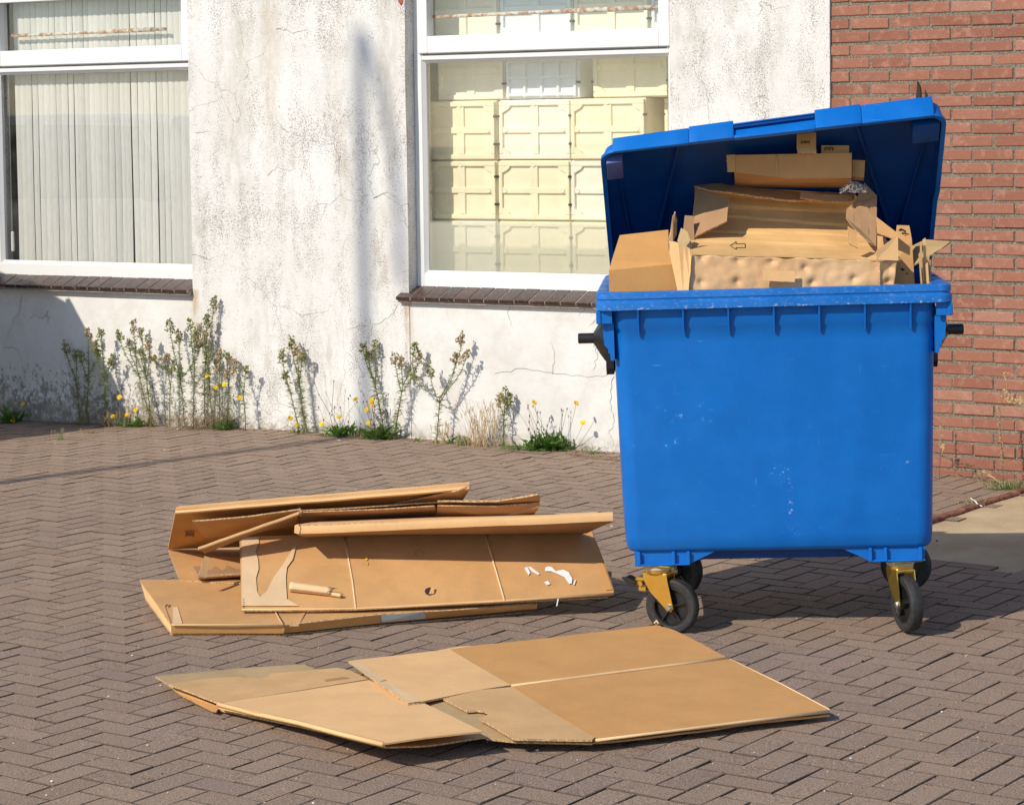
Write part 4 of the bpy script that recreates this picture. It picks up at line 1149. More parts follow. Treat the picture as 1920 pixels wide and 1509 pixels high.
for nm, x0, x1, y0, y1, lab in (('a', 1494, 1530, 261, 286, 'small carton with a black print tucked under the lid grip'), ('b', 1540, 1592, 273, 287, 'low carton with black print tucked under the lid, right of centre')):
    t = cbox(lab, GRP, ((x0+x1)/2, y1, 8.72)); d = 8.70 if nm == 'a' else 8.735
    P = Dz([(x0, y0-12, d), (x1, y0-12, d), (x1, y1-8, d), (x0, y1-8, d)] if nm == 'a' else [(x0, y0, d), (x1, y0, d), (x1, y1+6, d), (x0, y1+6, d)])
    sheet('front_panel', P, K_MID, t, amp=.001)
    if nm == 'a': sheet('bottom_panel', Dz([(x0, y1-8, d+.002), (x1, y1-8, d+.002), (x1+1, y1+1, d-.01), (x0+2, y1+1, d-.01)]), K_LIT, t, amp=.0)
    bm = bmesh.new(); xm = x0+6 if nm == 'b' else x0+8
    a = D(xm, y0+4, d-.004); b = D(xm+16, y0+9, d-.004)
    for (ax, az, bx, bz) in ((0, 0, 1, .25), (0, 0, .12, 1), (.88, 0, 1, 1), (.3, .5, .7, .8)):
        addbox(bm, a.x+(b.x-a.x)*ax, a.x+(b.x-a.x)*bx, d-.008, d-.0055, a.z+(b.z-a.z)*bz, a.z+(b.z-a.z)*az)
    obj('print', bm, INK, t, world=True)
def m_film():
    t = NT('clear_crumpled_film', .12, .6); t.color((.62, .60, .60)); t.b.inputs['Transmission Weight'].default_value = .75
    t.b.inputs['IOR'].default_value = 1.2; return t.m
FILM = m_film()
bm = bmesh.new(); g = []; rnd = random.Random(2)
for i in range(13):
    row = []
    for j in range(9):
        p = D(1575+50*i/12+rnd.uniform(-2, 2), 362-22*j/8*(.3+.7*math.sin(i/12*3.0))+rnd.uniform(-2, 2), 8.70+rnd.uniform(-.015, .015)+.004*j); row.append(bm.verts.new(p))
    g.append(row)
for i in range(12):
    for j in range(8): bm.faces.new([g[i][j], g[i+1][j], g[i+1][j+1], g[i][j+1]])
solid(bm, .0006)
top_obj('plastic_film', bm, FILM, 'crumpled clear plastic film caught beside the glossy brown flap', 'plastic film', D(1600, 360, 8.7), group=None)

# ---- the heap of flattened cartons left of the container
HG = 'flattened cartons heaped on the paving'
t = thing('flattened_carton', 'lowest carton of the heap with a grey label, its left corner lifted off the paving', 'cardboard', tuple(G(500, 1180, 0)), 0, HG)
zf = .040
A1 = G(262, 1086, .115); A2 = G(450, 1086, .085); A3 = G(640, 1150, .05); 
p1a = sheet('top_panel', [G(262, 1086, .105), G(336, 1086, .10), G(470, 1092, .09), G(600, 1100, .08), G(560, 1171, .045), G(531, 1171, .043), G(321, 1171, .043)], K_MID, t, seed=40, amp=.004)
sheet('front_panel', [G(321, 1171.5, .043), G(531, 1171.5, .043), G(530, 1187, .010), G(321, 1187, .010)], K_ORG, t, seed=41, amp=.001)
sheet('top_panel', [G(536, 1171, .045), G(620, 1100, .075), G(980, 1110, .06), G(1007, 1131, .045), G(712, 1152, .046)], K_MID, t, seed=42, amp=.002)
p1b = sheet('front_panel', [G(534, 1172, .044), G(712, 1152, .047), G(850, 1144, .046), G(1007, 1131, .044), G(1007, 1141, .022), G(800, 1160, .012), G(712, 1168, .012), G(532, 1187, .010)], K_ORG, t, seed=43, amp=.001)
sheet('side_flap', [G(262, 1087, .100), G(321, 1171, .038), G(321, 1187, .009), G(300, 1160, .014), G(272, 1121, .045)], K_LIT, t, seed=44, amp=.001)
sheet('lower_panel', [G(272, 1122, .040), G(321, 1188, .006), G(530, 1189, .004), G(700, 1172, .004), G(1000, 1146, .004), G(940, 1060, .02), G(420, 1060, .04)], K_DRK, t, seed=45, amp=.001)
fs = surf(p1a); fb = surf(p1b)
sheet('grey_label', [fb(714, 1153, .003), fb(797, 1147, .003), fb(798, 1158, .003), fb(716, 1165, .003)], GREYL, t, th=.001, amp=0, cuts=0)
sheet('paper_tape', [fs(324, 1138, .002), fs(333, 1138, .002), fs(342, 1169.5, .002), fs(324, 1169.5, .002)], TAPE, t, th=.001, amp=.0, cuts=1)
line('crease', [G(516, 1146, .062), G(531, 1171, .0475), G(531, 1187, .012)], .003, CREASE, t)
line('crease', [G(322, 1171, .0455), G(430, 1171, .046), G(531, 1171, .0455)], .0022, CREASE, t)
bm = bmesh.new(); tube(bm, [fs(320, 1168, .001), fs(309, 1138, .001), fs(313, 1134, .004), fs(318, 1135, .004), fs(315, 1139, .002)], .0022, 5); obj('torn_fibre', bm, K_DRK, t, world=True)

t = thing('flattened_carton', 'back carton of the heap, folded open like a jaw with a small barcode inside', 'cardboard', tuple(G(380, 1070, 0)), 0, HG)
sheet('upper_panel', [D(330, 955, 9.02), D(600, 935, 9.03), D(878, 910, 9.05), D(866, 945, 9.25), D(820, 1000, 9.6), D(600, 1020, 9.66), D(315, 1030, 9.62)], K_ORG, t, th=.010, edge=K_MID, seed=46, amp=.004)
bm = bmesh.new()
def spine(bm, a, b, w, h):                                # folded long edge
    d = (b-a).normalized(); n_ = Vector((-d.y, d.x, 0)).normalized()
    if n_.y < 0: n_ = -n_
    k = 14; L_ = []
    for i in range(k+1):
        p = a.lerp(b, i/k)+Vector((0, 0, noise.noise(Vector((i*.4, a.x, 2)))*.003))
        L_.append([bm.verts.new(p+n_*q*w+Vector((0, 0, r*h))) for q, r in ((0, 0), (-.06, .5), (0, .9), (.15, 1.), (1, 1.05), (1, -.2))])
    for p, q in zip(L_, L_[1:]):
        for j in range(6): bm.faces.new([p[j], q[j], q[(j+1) % 6], p[(j+1) % 6]])
    bm.faces.new(L_[0]); bm.faces.new(L_[-1][::-1]); bmesh.ops.recalc_face_normals(bm, faces=bm.faces[:])
spine(bm, D(329, 964, 9.00), D(880, 919, 9.02), .11, .013); smooth_by_angle(obj('folded_edge', bm, K_LIT, t, world=True), 25)
sheet('lower_panel', [G(315, 1031, .125), G(480, 1016, .12), G(620, 1030, .11), G(600, 1095, .09), G(440, 1092, .095), G(337, 1087, .10)], K_MID, t, seed=47, amp=.002)
sheet('end_flap', [D(860, 920, 9.00), D(880, 912, 9.02), D(882, 916, 9.03), D(864, 943, 9.12), D(740, 945, 9.15)], K_MID, t, seed=48, amp=.002)
bm = bmesh.new()
q0 = D(349, 1003, 9.36)
for i in range(11):
    w = .0022 if 0 < i < 10 else .003; hh = .020 if i in (0, 10) else .013
    bm2 = D(350+1.5*i, 993 if i in (0, 10) else 994.5, 9.345); c2 = D(349+1.5*i, 1003.5 if i in (0, 10) else 1001.5, 9.385)
    dlt = Vector((.0016 if i % 2 else .003, 0, 0)); off = Vector((0, -.018, -.004))
    bm.faces.new([bm.verts.new(p+off) for p in (bm2-dlt*.5, bm2+dlt*.5, c2+dlt*.5, c2-dlt*.5)])
obj('barcode', bm, INK, t, world=True)

t = thing('flattened_carton', 'middle carton of the heap with dark openings and crossed flaps at its left', 'cardboard', tuple(G(560, 1080, .1)), 0, HG)
sheet('upper_flap', [D(361, 978, 8.98), D(375, 977, 8.98), D(470, 968, 9.0), D(561, 955, 9.02), D(556, 985, 9.2), D(470, 1000, 9.3), D(384, 1008, 9.2)], K_MID, t, seed=50, amp=.003)
sheet('cross_flap', [D(372, 1029, 8.90), D(440, 1005, 8.92), D(498, 985, 8.95), D(559, 965, 8.98), D(557, 976, 9.09), D(470, 1003, 9.02), D(384, 1038, 8.97)], K_DRK, t, seed=51, amp=.002)
bm = bmesh.new(); spine(bm, D(372, 1031, 8.88), D(561, 965, 8.96), .018, .008); smooth_by_angle(obj('folded_edge', bm, K_TAN, t, world=True), 25)
sheet('side_gusset', [D(384, 1042, 8.99), D(398, 1046, 9.0), D(385, 1083, 8.93), D(372, 1079, 8.92)], K_TAN, t, seed=52, amp=.001)
sheet('bottom_panel', [G(372, 1077, .125), G(398, 1044, .13), G(560, 1044, .13), G(640, 1072, .12)], K_MID, t, seed=53, amp=.001, label='floor of the carton in shade')
bm = bmesh.new(); spine(bm, G(372, 1086, .108), G(470, 1080, .108), .18, .018); smooth_by_angle(obj('lower_edge', bm, K_DRK, t, world=True), 25)
# body of the middle carton: two mouths side by side with light top sheet
sheet('top_sheet', [D(563, 956, 9.02), D(700, 948, 9.04), D(822, 941, 9.06), D(817, 938, 9.28), D(700, 944, 9.28), D(566, 951, 9.28)], K_LIT, t, seed=54, amp=.002, th=.004)
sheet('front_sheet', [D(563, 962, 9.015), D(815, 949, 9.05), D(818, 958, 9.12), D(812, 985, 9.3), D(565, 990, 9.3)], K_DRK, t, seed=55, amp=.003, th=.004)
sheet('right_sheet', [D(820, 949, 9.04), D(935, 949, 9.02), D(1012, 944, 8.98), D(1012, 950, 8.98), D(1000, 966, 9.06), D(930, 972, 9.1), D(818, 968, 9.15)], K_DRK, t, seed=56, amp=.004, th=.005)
sheet('right_lid', [D(820, 940, 9.03), D(930, 940, 9.00), D(1008, 927, 8.93), D(1013, 934, 8.96), D(1010, 941, 9.06), D(935, 947, 9.10), D(822, 947, 9.12)], K_DRK, t, seed=57, amp=.010, th=.006)
bm = bmesh.new(); tube(bm, [D(561, 954, 9.0), D(565, 960, 8.99), D(562, 966, 8.98)], .006, 6); obj('torn_corner', bm, K_DRK, t, world=True)

t = thing('flattened_carton', 'long thin carton of the heap jutting over the big front panel', 'cardboard', tuple(G(850, 1050, .1)), 0, HG)
sheet('underside', [D(556, 1001, 8.90), D(1149, 977, 8.86), D(1100, 1000, 9.15), D(1040, 1005, 9.4), D(600, 1020, 9.4)], K_DRK, t, seed=58, amp=.002)
sheet('top_panel', [D(556, 984, 8.90), D(700, 980, 8.89), D(1000, 970, 8.87), D(1149, 965, 8.86), D(1115, 959, 9.0), D(1095, 960, 9.06), D(900, 966, 9.14), D(600, 976, 9.14)], K_LIT, t, seed=59, amp=.002)
bm = bmesh.new(); spine(bm, D(556, 1001, 8.885), D(1149, 977, 8.845), .035, .027); smooth_by_angle(obj('folded_edge', bm, K_LIT, t, world=True), 25)
bm = bmesh.new(); prism(bm, [(-.012, -.010), (.006, -.014), (.012, .01), (.004, .020), (-.010, .016)], -.01, .01, 'y', Matrix.Translation(D(558, 993, 8.89))); obj('crushed_corner', bm, K_LIT, t, world=True)

t = thing('flattened_carton', 'big front panel of the heap with torn tape, two hand holes and white label scraps', 'cardboard', tuple(G(780, 1150, .05)), 0, HG)
zB, zT = .075, .265
def pf(px, py):                                           # point on the big leaning panel
    d = ray(px, py); return O+d*((PFo-O).dot(PFn)/d.dot(PFn))
qa, qb, qc = G(452, 1143, zB), G(1150, 1113, zB+.004), G(449, 1007, zT)
PFo = qa; PFn = (qb-qa).cross(qc-qa).normalized()
if PFn.dot(O-qa) < 0: PFn = -PFn
def pfo(px, py, o=.002): return pf(px, py)+PFn*o
panel = [(449, 1006), (645, 1000), (905, 991), (1105, 984), (1128, 1040), (1151, 1105), (1150, 1113), (946, 1126), (665, 1142), (453, 1144)]
sheet('front_panel', [pf(*p) for p in panel], K_MID, t, th=.006, seed=60, amp=.0025, cuts=4)
sheet('back_panel', [pf(*p)-PFn*.016 for p in ((460, 1010), (1110, 990), (1140, 1112), (458, 1146))], K_DRK, t, th=.005, seed=61, amp=.002)
sheet('side_flap', [pf(1108, 990)-PFn*.01, pf(1146, 1040)-PFn*.10, pf(1149, 1047)-PFn*.11, pf(1130, 1048)-PFn*.05], K_GRY, t, th=.005, seed=62, amp=.002)
sheet('side_flap', [pf(1128, 1040)-PFn*.07, pf(1149, 1038)-PFn*.08, pf(1149, 1047)-PFn*.08, pf(1132, 1047)-PFn*.07], K_ORG, t, th=.005, seed=63, amp=.001)
for pts in ([(645, 1001), (652, 1040), (661, 1090), (667, 1141)], [(906, 992), (918, 1030), (933, 1080), (946, 1126)]):
    line('crease', [pfo(*p, .001) for p in pts], .0035, CREASE, t)
line('folded_bottom', [pfo(453, 1142, -.003), pfo(560, 1141, -.003), pfo(665, 1140.5, -.003), pfo(800, 1133, -.003), pfo(946, 1125, -.003), pfo(1150, 1112, -.003)], .0055, K_LIT, t)
for PT in ([(453, 1137), (453, 1010), (484, 1008), (486, 1020), (479, 1035), (484, 1050), (485, 1068), (480, 1085), (482, 1110), (488, 1120), (488, 1137)],
           [(488, 1120), (500, 1110), (512, 1085), (530, 1060), (545, 1036), (550, 1026), (555, 1026), (549, 1050), (538, 1065), (536, 1085), (538, 1124), (560, 1137), (488, 1137)]):
    sheet('paper_tape', [pfo(*p, .0042) for p in PT], TAPE, t, th=.001, seed=64, amp=.0, cuts=0)
sheet('tape_strip', [pfo(*p, .0030) for p in [(1096, 988), (1106, 988), (1149, 1106), (1136, 1107)]], K_ORG, t, th=.001, amp=.0, cuts=1)
for cx, cy, open_ in ((786, 1038, False), (805, 1109, True)):
    bm = bmesh.new()
    w, h = (9, 6) if open_ else (8, 5)
    P = [pfo(cx+w*math.cos(a*.7854), cy+h*math.sin(a*.7854)*1.25, .0022) for a in range(8)]
    if open_:
        bm.faces.new([bm.verts.new(p) for p in P]); obj('hand_hole', bm, INK2 if 'INK2' in globals() else DARKM, t, world=True)
        sheet('hole_flap', [pfo(cx-1, cy+6, .004), pfo(cx+9, cy+5, .004), pfo(cx+9, cy-3, .012), pfo(cx+4, cy-4, .012)], K_MID, t, th=.002, cuts=0, amp=0)
    else:
        tube(bm, P[3:8]+[P[0]], .0013, 4); obj('hand_hole', bm, K_DRK, t, world=True)
rnd = random.Random(8)
def scrap(pts, mat=WHITEL, nm='label_scrap', o=.0042): sheet(nm, [pfo(*p, o) for p in pts], mat, t, th=.0012, cuts=0, amp=0)
scrap([(983, 1066), (989, 1064), (994, 1075), (991, 1080)]); scrap([(990, 1064), (995, 1064), (1012, 1077), (1009, 1079), (998, 1073)])
scrap([(1022, 1066), (1027, 1063), (1034, 1064), (1042, 1072), (1056, 1069), (1066, 1074), (1073, 1086), (1072, 1095), (1067, 1096), (1058, 1083), (1045, 1077), (1033, 1072), (1022, 1072)])
scrap([(1020, 1093), (1027, 1090), (1032, 1096), (1026, 1098)]); scrap([(1078, 1088), (1080, 1089), (1077, 1098), (1074, 1097)]); scrap([(1046, 1118), (1048, 1118), (1045, 1134), (1043, 1134)], o=-.004)
YST = m_plain('yellow_mark', (.72, .42, .04), .7, .2, 60)
scrap([(683, 1042), (689, 1043), (690, 1050), (686, 1052)], YST, 'yellow_mark'); scrap([(687, 1055), (690, 1056), (689, 1061)], YST, 'yellow_mark')
for i in range(6):                                        # staple-like cuts at the left edge
    a = pfo(455, 1124+i*3.3, .0045); b = pfo(458.5, 1124+i*3.3, .0045); bm = bmesh.new(); tube(bm, [a, b], .0012, 4); obj('staple', bm, INK, t, world=True)
t = thing('cardboard_roll', 'small torn roll of brown paper lying on the big front panel', 'paper roll', tuple(pfo(590, 1118, .02)), 0)
bm = bmesh.new()
def roll(bm, a, b, r0, r1, turns=1.25, jag=0):
    d = (b-a).normalized(); x_ = d.cross(PFn).normalized(); y_ = PFn
    k, m = 12, 22; g = []
    for i in range(k+1):
        u = i/k; p = a.lerp(b, u); rr = r0+(r1-r0)*u; row = []
        for j in range(m+1):
            w = turns*2*math.pi*j/m; q = rr*(1-.12*j/m)
            e = d*(noise.noise(Vector((j*.5, 1, 1)))*jag if i == k else 0)
            row.append(bm.verts.new(p+e+x_*math.cos(w)*q+y_*(math.sin(w)*q)))
        g.append(row)
    for i in range(k):
        for j in range(m): bm.faces.new([g[i][j], g[i+1][j], g[i+1][j+1], g[i][j+1]])
    solid(bm, .001)
roll(bm, pfo(544, 1107, .018), pfo(620, 1116, .017), .0190, .0165, 1.3, .05); obj('outer_layer', bm, CREASE, t, world=True, smooth=True)
bm = bmesh.new(); roll(bm, pfo(606, 1115, .011), pfo(640, 1121, .010), .010, .0085, 1.2, .02); obj('inner_layer', bm, CREASE, t, world=True, smooth=True)

# ---- two flattened cartons in the foreground
FG = 'flattened cartons lying in the foreground'
t = thing('flattened_carton', 'left foreground carton, pale, lifted off the paving at its near corner', 'cardboard', tuple(G(600, 1330, 0)), 0, FG)
def zl(px, py): return .030+.055*sm((py-1280)/110.)*sm((px-300)/420.)+.020*(1-sm((px-290)/200.))
def gl(px, py, dz=0.): return G(px, py, zl(px, py)+dz)
sheet('main_panel', [gl(409, 1318), gl(560, 1295), gl(691, 1274), gl(760, 1300), gl(905, 1370), gl(884, 1372), gl(800, 1381), gl(717, 1393), gl(560, 1352)], K_LIT, t, seed=70, amp=.0015, edge=K_TAN)
sheet('back_flap', [gl(317, 1282), gl(385, 1272), gl(449, 1267), gl(458, 1270), gl(470, 1271), gl(488, 1271.5), gl(502, 1269), gl(507, 1262), gl(632, 1251.5), gl(656, 1256), gl(691, 1273), gl(560, 1294), gl(409, 1317)], K_TAN, t, seed=71, amp=.002)
sheet('under_flap', [gl(291, 1267, -.010), gl(440, 1253, -.010), gl(570, 1244.5, -.010), gl(586, 1252, -.010), gl(640, 1262, -.012), gl(480, 1285, -.012), gl(325, 1288, -.012)], K_GRY, t, seed=72, amp=.002)
sheet('lower_flap', [gl(300, 1273, -.018), gl(330, 1289, -.02), gl(412, 1325, -.022), gl(405, 1333, -.026), gl(395, 1331, -.03), gl(340, 1303, -.03)], K_ORG, t, seed=73, amp=.001)
sheet('bottom_panel', [gl(413, 1330, -.028), gl(560, 1360, -.034), gl(725, 1400, -.036), gl(800, 1396, -.04), gl(914, 1381, -.05), gl(860, 1330, -.035), gl(600, 1290, -.025)], K_TAN, t, seed=74, amp=.003)
sheet('bottom_panel', [gl(410, 1327, -.014), gl(560, 1356, -.016), gl(722, 1397, -.018), gl(640, 1330, -.016), gl(480, 1310, -.014)], K_LIT, t, seed=76, amp=.004, edge=K_TAN)
line('folded_edge', [gl(409, 1320, -.003), gl(480, 1338, -.003), gl(560, 1355, -.004), gl(640, 1376, -.004), gl(718, 1395, -.004)], .0075, K_LIT, t)
line('crease', [gl(409, 1317.5, .0005), gl(560, 1295, .0005), gl(691, 1273.5, .0005)], .0018, K_DRK, t)
bm = bmesh.new(); a = [gl(607, 1274, .004), gl(649, 1268.5, .004), gl(654, 1270.5, .004), gl(612, 1276, .004)]; tube(bm, a+[a[0]], .0012, 4)
for i in range(9):
    p = gl(614+4*i, 1273.6-.52*i, .004); q = gl(617+4*i, 1274.2-.52*i, .004); tube(bm, [p, q], .0008, 3)
obj('print', bm, K_DRK, t, world=True)

t = thing('flattened_carton', 'large right foreground carton lying flat with a light centre fold and notched flaps', 'cardboard', tuple(G(1200, 1300, 0)), 0, FG)
def zr(px, py): return .026+.012*sm((py-1250)/130.)
def gr(px, py, dz=0.): return G(px, py, zr(px, py)+dz)
sheet('far_panel', [gr(843, 1217), gr(900, 1209), gr(1050, 1193), gr(1232, 1171), gr(1262, 1180), gr(1300, 1198), gr(1366, 1233), gr(1160, 1259), gr(959, 1285)], K_ORG, t, seed=80, amp=.002, th=.010)
sheet('near_panel', [gr(960, 1286), gr(1160, 1260), gr(1367, 1234), gr(1462, 1280), gr(1556, 1331), gr(1350, 1358), gr(1117, 1386), gr(1040, 1336)], K_ORG, t, seed=81, amp=.002, th=.006, edge=K_MID)
sheet('under_panel', [gr(975, 1300, -.014), gr(1555, 1339, -.012), gr(1400, 1355, -.016), gr(1250, 1377, -.017), gr(1116, 1392, -.018), gr(1060, 1380, -.018)], K_MID, t, seed=82, amp=.006, th=.006, edge=K_MID)
line('centre_fold', [gr(959, 1285.5, .002), gr(1060, 1272.5, .0025), gr(1160, 1259.5, .003), gr(1260, 1246.8, .003), gr(1366, 1233.5, .002)], .0048, CREASE, t)
line('folded_edge', [gr(1117, 1387.5, -.001), gr(1250, 1371, -.001), gr(1400, 1352, -.001), gr(1555, 1333, -.001)], .0045, CREASE, t)
line('folded_edge', [gr(1367, 1234, .0), gr(1462, 1280, .0), gr(1556, 1330, -.001)], .0022, CREASE, t)
sheet('far_flap', [gr(653, 1239, .010), gr(700, 1233, .009), gr(843, 1217, .003), gr(900, 1250, .003), gr(958, 1284, .003), gr(900, 1293, .012), gr(788, 1315, .022), gr(764, 1319, .020)], K_LIT, t, seed=83, amp=.002, th=.006)
sheet('paper_tape', [gr(656, 1242, .012), gr(672, 1240, .0125), gr(722, 1275, .018), gr(787, 1314, .0245), gr(765, 1317.5, .0225)], TAPE, t, seed=84, amp=.0, th=.001)
sheet('back_edge', [gr(820, 1219, -.004), gr(862, 1211, -.002), gr(900, 1210, -.002), gr(870, 1222, -.010)], K_LIT, t, seed=85, amp=.001)
line('seam', [gr(712, 1277, .020), gr(724, 1274, .020)], .001, K_MID, t)
notch = [(817, 1302), (860, 1296), (959, 1287), (1040, 1338), (1115, 1381), (1110, 1386), (963, 1384), (930, 1364), (898, 1346), (913, 1341), (917, 1336), (910, 1333), (895, 1330.5), (876, 1332), (845, 1316)]
sheet('near_flap', [gr(x, y, .014-.010*sm((x-900)/200.)) for x, y in notch], K_TAN, t, seed=86, amp=.001, th=.006)
sheet('inner_flap', [gr(782, 1306, .004), gr(820, 1306, .004), gr(900, 1330, .002), gr(990, 1378, -.004), gr(1116, 1389, -.010), gr(1110, 1393, -.012), gr(970, 1390, -.012), gr(913, 1384, -.006), gr(850, 1346, .0)], K_GRY, t, seed=87, amp=.001, th=.005)
bm = bmesh.new(); tube(bm, [gr(1232, 1171, .002), gr(1227, 1167, .012), gr(1231, 1163, .020), gr(1234, 1168, .016)], .003, 5); obj('torn_fibre', bm, CREASE, t, world=True)

# ================================================================ weeds along the wall
def wpt(px, py, o):                                       # world point at distance o in front of the wall
    q = WP(px, py, o); return MW @ q
def octa(bm, c, r, mi=0, sq=1.3):
    vs = [bm.verts.new(c+Vector(d)*r) for d in ((1, 0, 0), (0, 1, 0), (-1, 0, 0), (0, -1, 0), (0, 0, sq), (0, 0, -sq))]
    for a, b, e in ((0, 1, 4), (1, 2, 4), (2, 3, 4), (3, 0, 4), (1, 0, 5), (2, 1, 5), (3, 2, 5), (0, 3, 5)): bm.faces.new([vs[a], vs[b], vs[e]]).material_index = mi
def leaf(bm, p, d, L, w, droop=.3, n=3):
    d = d.normalized(); s_ = d.cross(Vector((0, 0, 1)));
    s_ = s_.normalized() if s_.length > .1 else Vector((1, 0, 0))
    s_ = Matrix.Rotation(random.uniform(-1.3, 1.3), 3, d) @ s_
    pr = None
    for i in range(n+1):
        u = i/n; c = p+d*L*u+Vector((0, 0, -droop*L*u*u)); ww = w*(.5+1.2*u)*(1-u)**.6 if i < n else 0
        cur = [bm.verts.new(c-s_*ww), bm.verts.new(c+s_*ww)] if ww > 1e-5 else [bm.verts.new(c)]
        if pr: bm.faces.new(pr+cur[::-1])
        pr = cur
def weed(base, tips, label, o=.07, seed=0, dense=1., dry=.25, pale=.4, fork=.55, headlen=.09, r=.0036, group='tall weeds growing along the white wall', wall='wall'):
    rnd = random.Random(seed)
    b = wpt(base[0], base[1], o); b.z = gz(b.x, b.y)-.004
    T_ = [wpt(x, y, o+rnd.uniform(-.02, .03)) for x, y in tips]
    root = thing('tall_weed', label, 'weed', tuple(b), 0, group)
    top = sum(T_, Vector((0, 0, 0)))/len(T_); f = b.lerp(top, fork)
    f += Vector((rnd.uniform(-.008, .008), rnd.uniform(-.01, .01), 0))
    st = bmesh.new(); lv = bmesh.new(); dl = bmesh.new()
    def path(a, c, bow):
        m = a.lerp(c, .5)+bow; return [a.lerp(m, t).lerp(m.lerp(c, t), t) for t in [i/8 for i in range(9)]]
    main = path(b, f, Vector((rnd.uniform(-.012, .012), rnd.uniform(-.01, .01), 0)))
    tube(st, main, r, 5, r*.75)
    br = []
    for k, t_ in enumerate(T_):
        out = Vector((t_.x-f.x, 0, 0))*.35
        pth = path(f if k == 0 or len(T_) < 2 else main[-1-(k % 2)], t_, out-Vector((0, 0, .0)))
        tube(st, pth, r*.7, 4, r*.35); br.append(pth)
    def leaves(pth, n, L0, L1, dryf, lo=0.):
        for i in range(int(n)):
            u = lo+(1-lo)*rnd.random(); k = u*(len(pth)-1); j = min(int(k), len(pth)-2); p = pth[j].lerp(pth[j+1], k-j)
            a = rnd.random()*6.28; el = rnd.uniform(.1, .9)
            d = Vector((math.cos(a), math.sin(a)*.8, el)); L = L0+(L1-L0)*rnd.random()
            isd = rnd.random() < dryf*(1-u)**1.2*2
            leaf(dl if isd else lv, p, d if not isd else Vector((d.x, d.y, -.3)), L, .0028 if not isd else .0026, .35 if not isd else .7)
    h = (f-b).length
    leaves(main, dense*380*h, .024, .055, dry*.9)
    for pth in br:
        l = (pth[-1]-pth[0]).length; leaves(pth, dense*300*l, .012, .032, 0., 0.)
    obj('stem', st, L_STEM, root, world=True)
    if lv.verts: obj('foliage', lv, L_GRN, root, world=True)
    else: lv.free()
    if dl.verts: obj('withered_foliage', dl, L_DRY, root, world=True)
    else: dl.free()
    for pth in br:                                        # panicle of buds round each tip
        hd = bmesh.new(); l = (pth[-1]-pth[0]).length; hl = min(headlen, l*.8)
        ispale = rnd.random() < pale
        for q in range(rnd.randint(15, 20)):
            u = 1-rnd.random()*hl/l; k = u*8; j = min(int(k), 7); p = pth[j].lerp(pth[j+1], k-j)
            a = rnd.random()*6.28; e = p+Vector((math.cos(a)*.020, math.sin(a)*.014, .012+rnd.random()*.02))*(1.25-.7*(u-(1-hl/l))/(hl/l))
            tube(hd, [p, e], .0008, 3)
            for z in range(rnd.randint(3, 5)):
                octa(hd, e+Vector((rnd.gauss(0, .005), rnd.gauss(0, .004), rnd.gauss(0, .005))), rnd.uniform(.0034, .0060))
        obj('flower_head', hd, L_BUDP if ispale else L_BUD, root, world=True)
    return root
WD = [
 ((150, 787), [(122, 645), (143, 655)], 'leftmost tall weed, short, two heads, in the shade under the left sill', .8, .2),
 ((160, 787), [(165, 618), (152, 662), (183, 655)], 'shaded weed with three heads just right of the leftmost weed', 1.1, .2),
 ((198, 790), [(190, 618), (178, 640), (212, 668)], 'dense shaded weed with a straight tall tip, left of the wide two-headed pair', 1.2, .2),
 ((287, 795), [(250, 603), (222, 622), (240, 640)], 'leaning weed with a broad pinkish head, brown withered foot', 1., .4),
 ((283, 793), [(266, 617), (280, 640), (262, 655)], 'weed close behind the leaning one, with a loose greenish head', .8, .5),
 ((318, 796), [(312, 668), (322, 680)], 'thin pale weed between the leaning weed and the branching one', .5, .6),
 ((346, 795), [(318, 602), (335, 622), (285, 672), (375, 640)], 'weed branching in four with a curved arm reaching left', 1.1, .2),
 ((362, 797), [(357, 602), (366, 625)], 'upright weed in front of the wall corner under the sill end', .8, .5),
 ((384, 796), [(401, 560), (388, 592), (374, 612)], 'tallest weed of the row, green pointed head above the sill end', 1., .2),
 ((398, 800), [(384, 625), (390, 650)], 'pale weed right below the tallest one', .7, .7),
 ((412, 801), [(412, 658), (405, 675)], 'short weed with a pinkish head right of the tallest one', .7, .8),
 ((428, 802), [(424, 660), (430, 690)], 'short weed next to the last thin one of the left clump', .6, .7),
 ((460, 803), [(440, 677), (460, 690)], 'thin weed at the right end of the left clump', .6, .4),
 ((562, 812), [(528, 658), (533, 700)], 'weed with a side arm bending left, alone on the white pier', .6, .3),
 ((573, 813), [(545, 634), (557, 650), (566, 662)], 'straight weed with tan crown standing alone on the white pier', 1.2, .6),
 ((722, 800), [(680, 645), (703, 643), (690, 660)], 'Y-shaped weed beside the pole shadow', 1., .8),
 ((738, 806), [(778, 645), (740, 662), (752, 672), (788, 663)], 'weed with a wide tan head leaning right, between the Y-shaped one and the three-armed one', .9, .8),
 ((818, 822), [(868, 626), (858, 662), (876, 662), (804, 685), (768, 700)], 'three-armed weed like a candlestick, its right arm highest', .6, .6),
 ((944, 835), [(948, 730), (936, 740), (958, 742)], 'small short weed between the dry grass and the dandelion clump by the container', .8, .2),
]
for i, (b, tp, lab, dn, pl) in enumerate(WD):
    weed(b, tp, lab, o=.05+.05*((i*7) % 5)/4, seed=100+i, dense=dn*1.6, pale=pl, fork=.62 if i not in (17,) else .52, dry=.35 if i < 13 else .18)

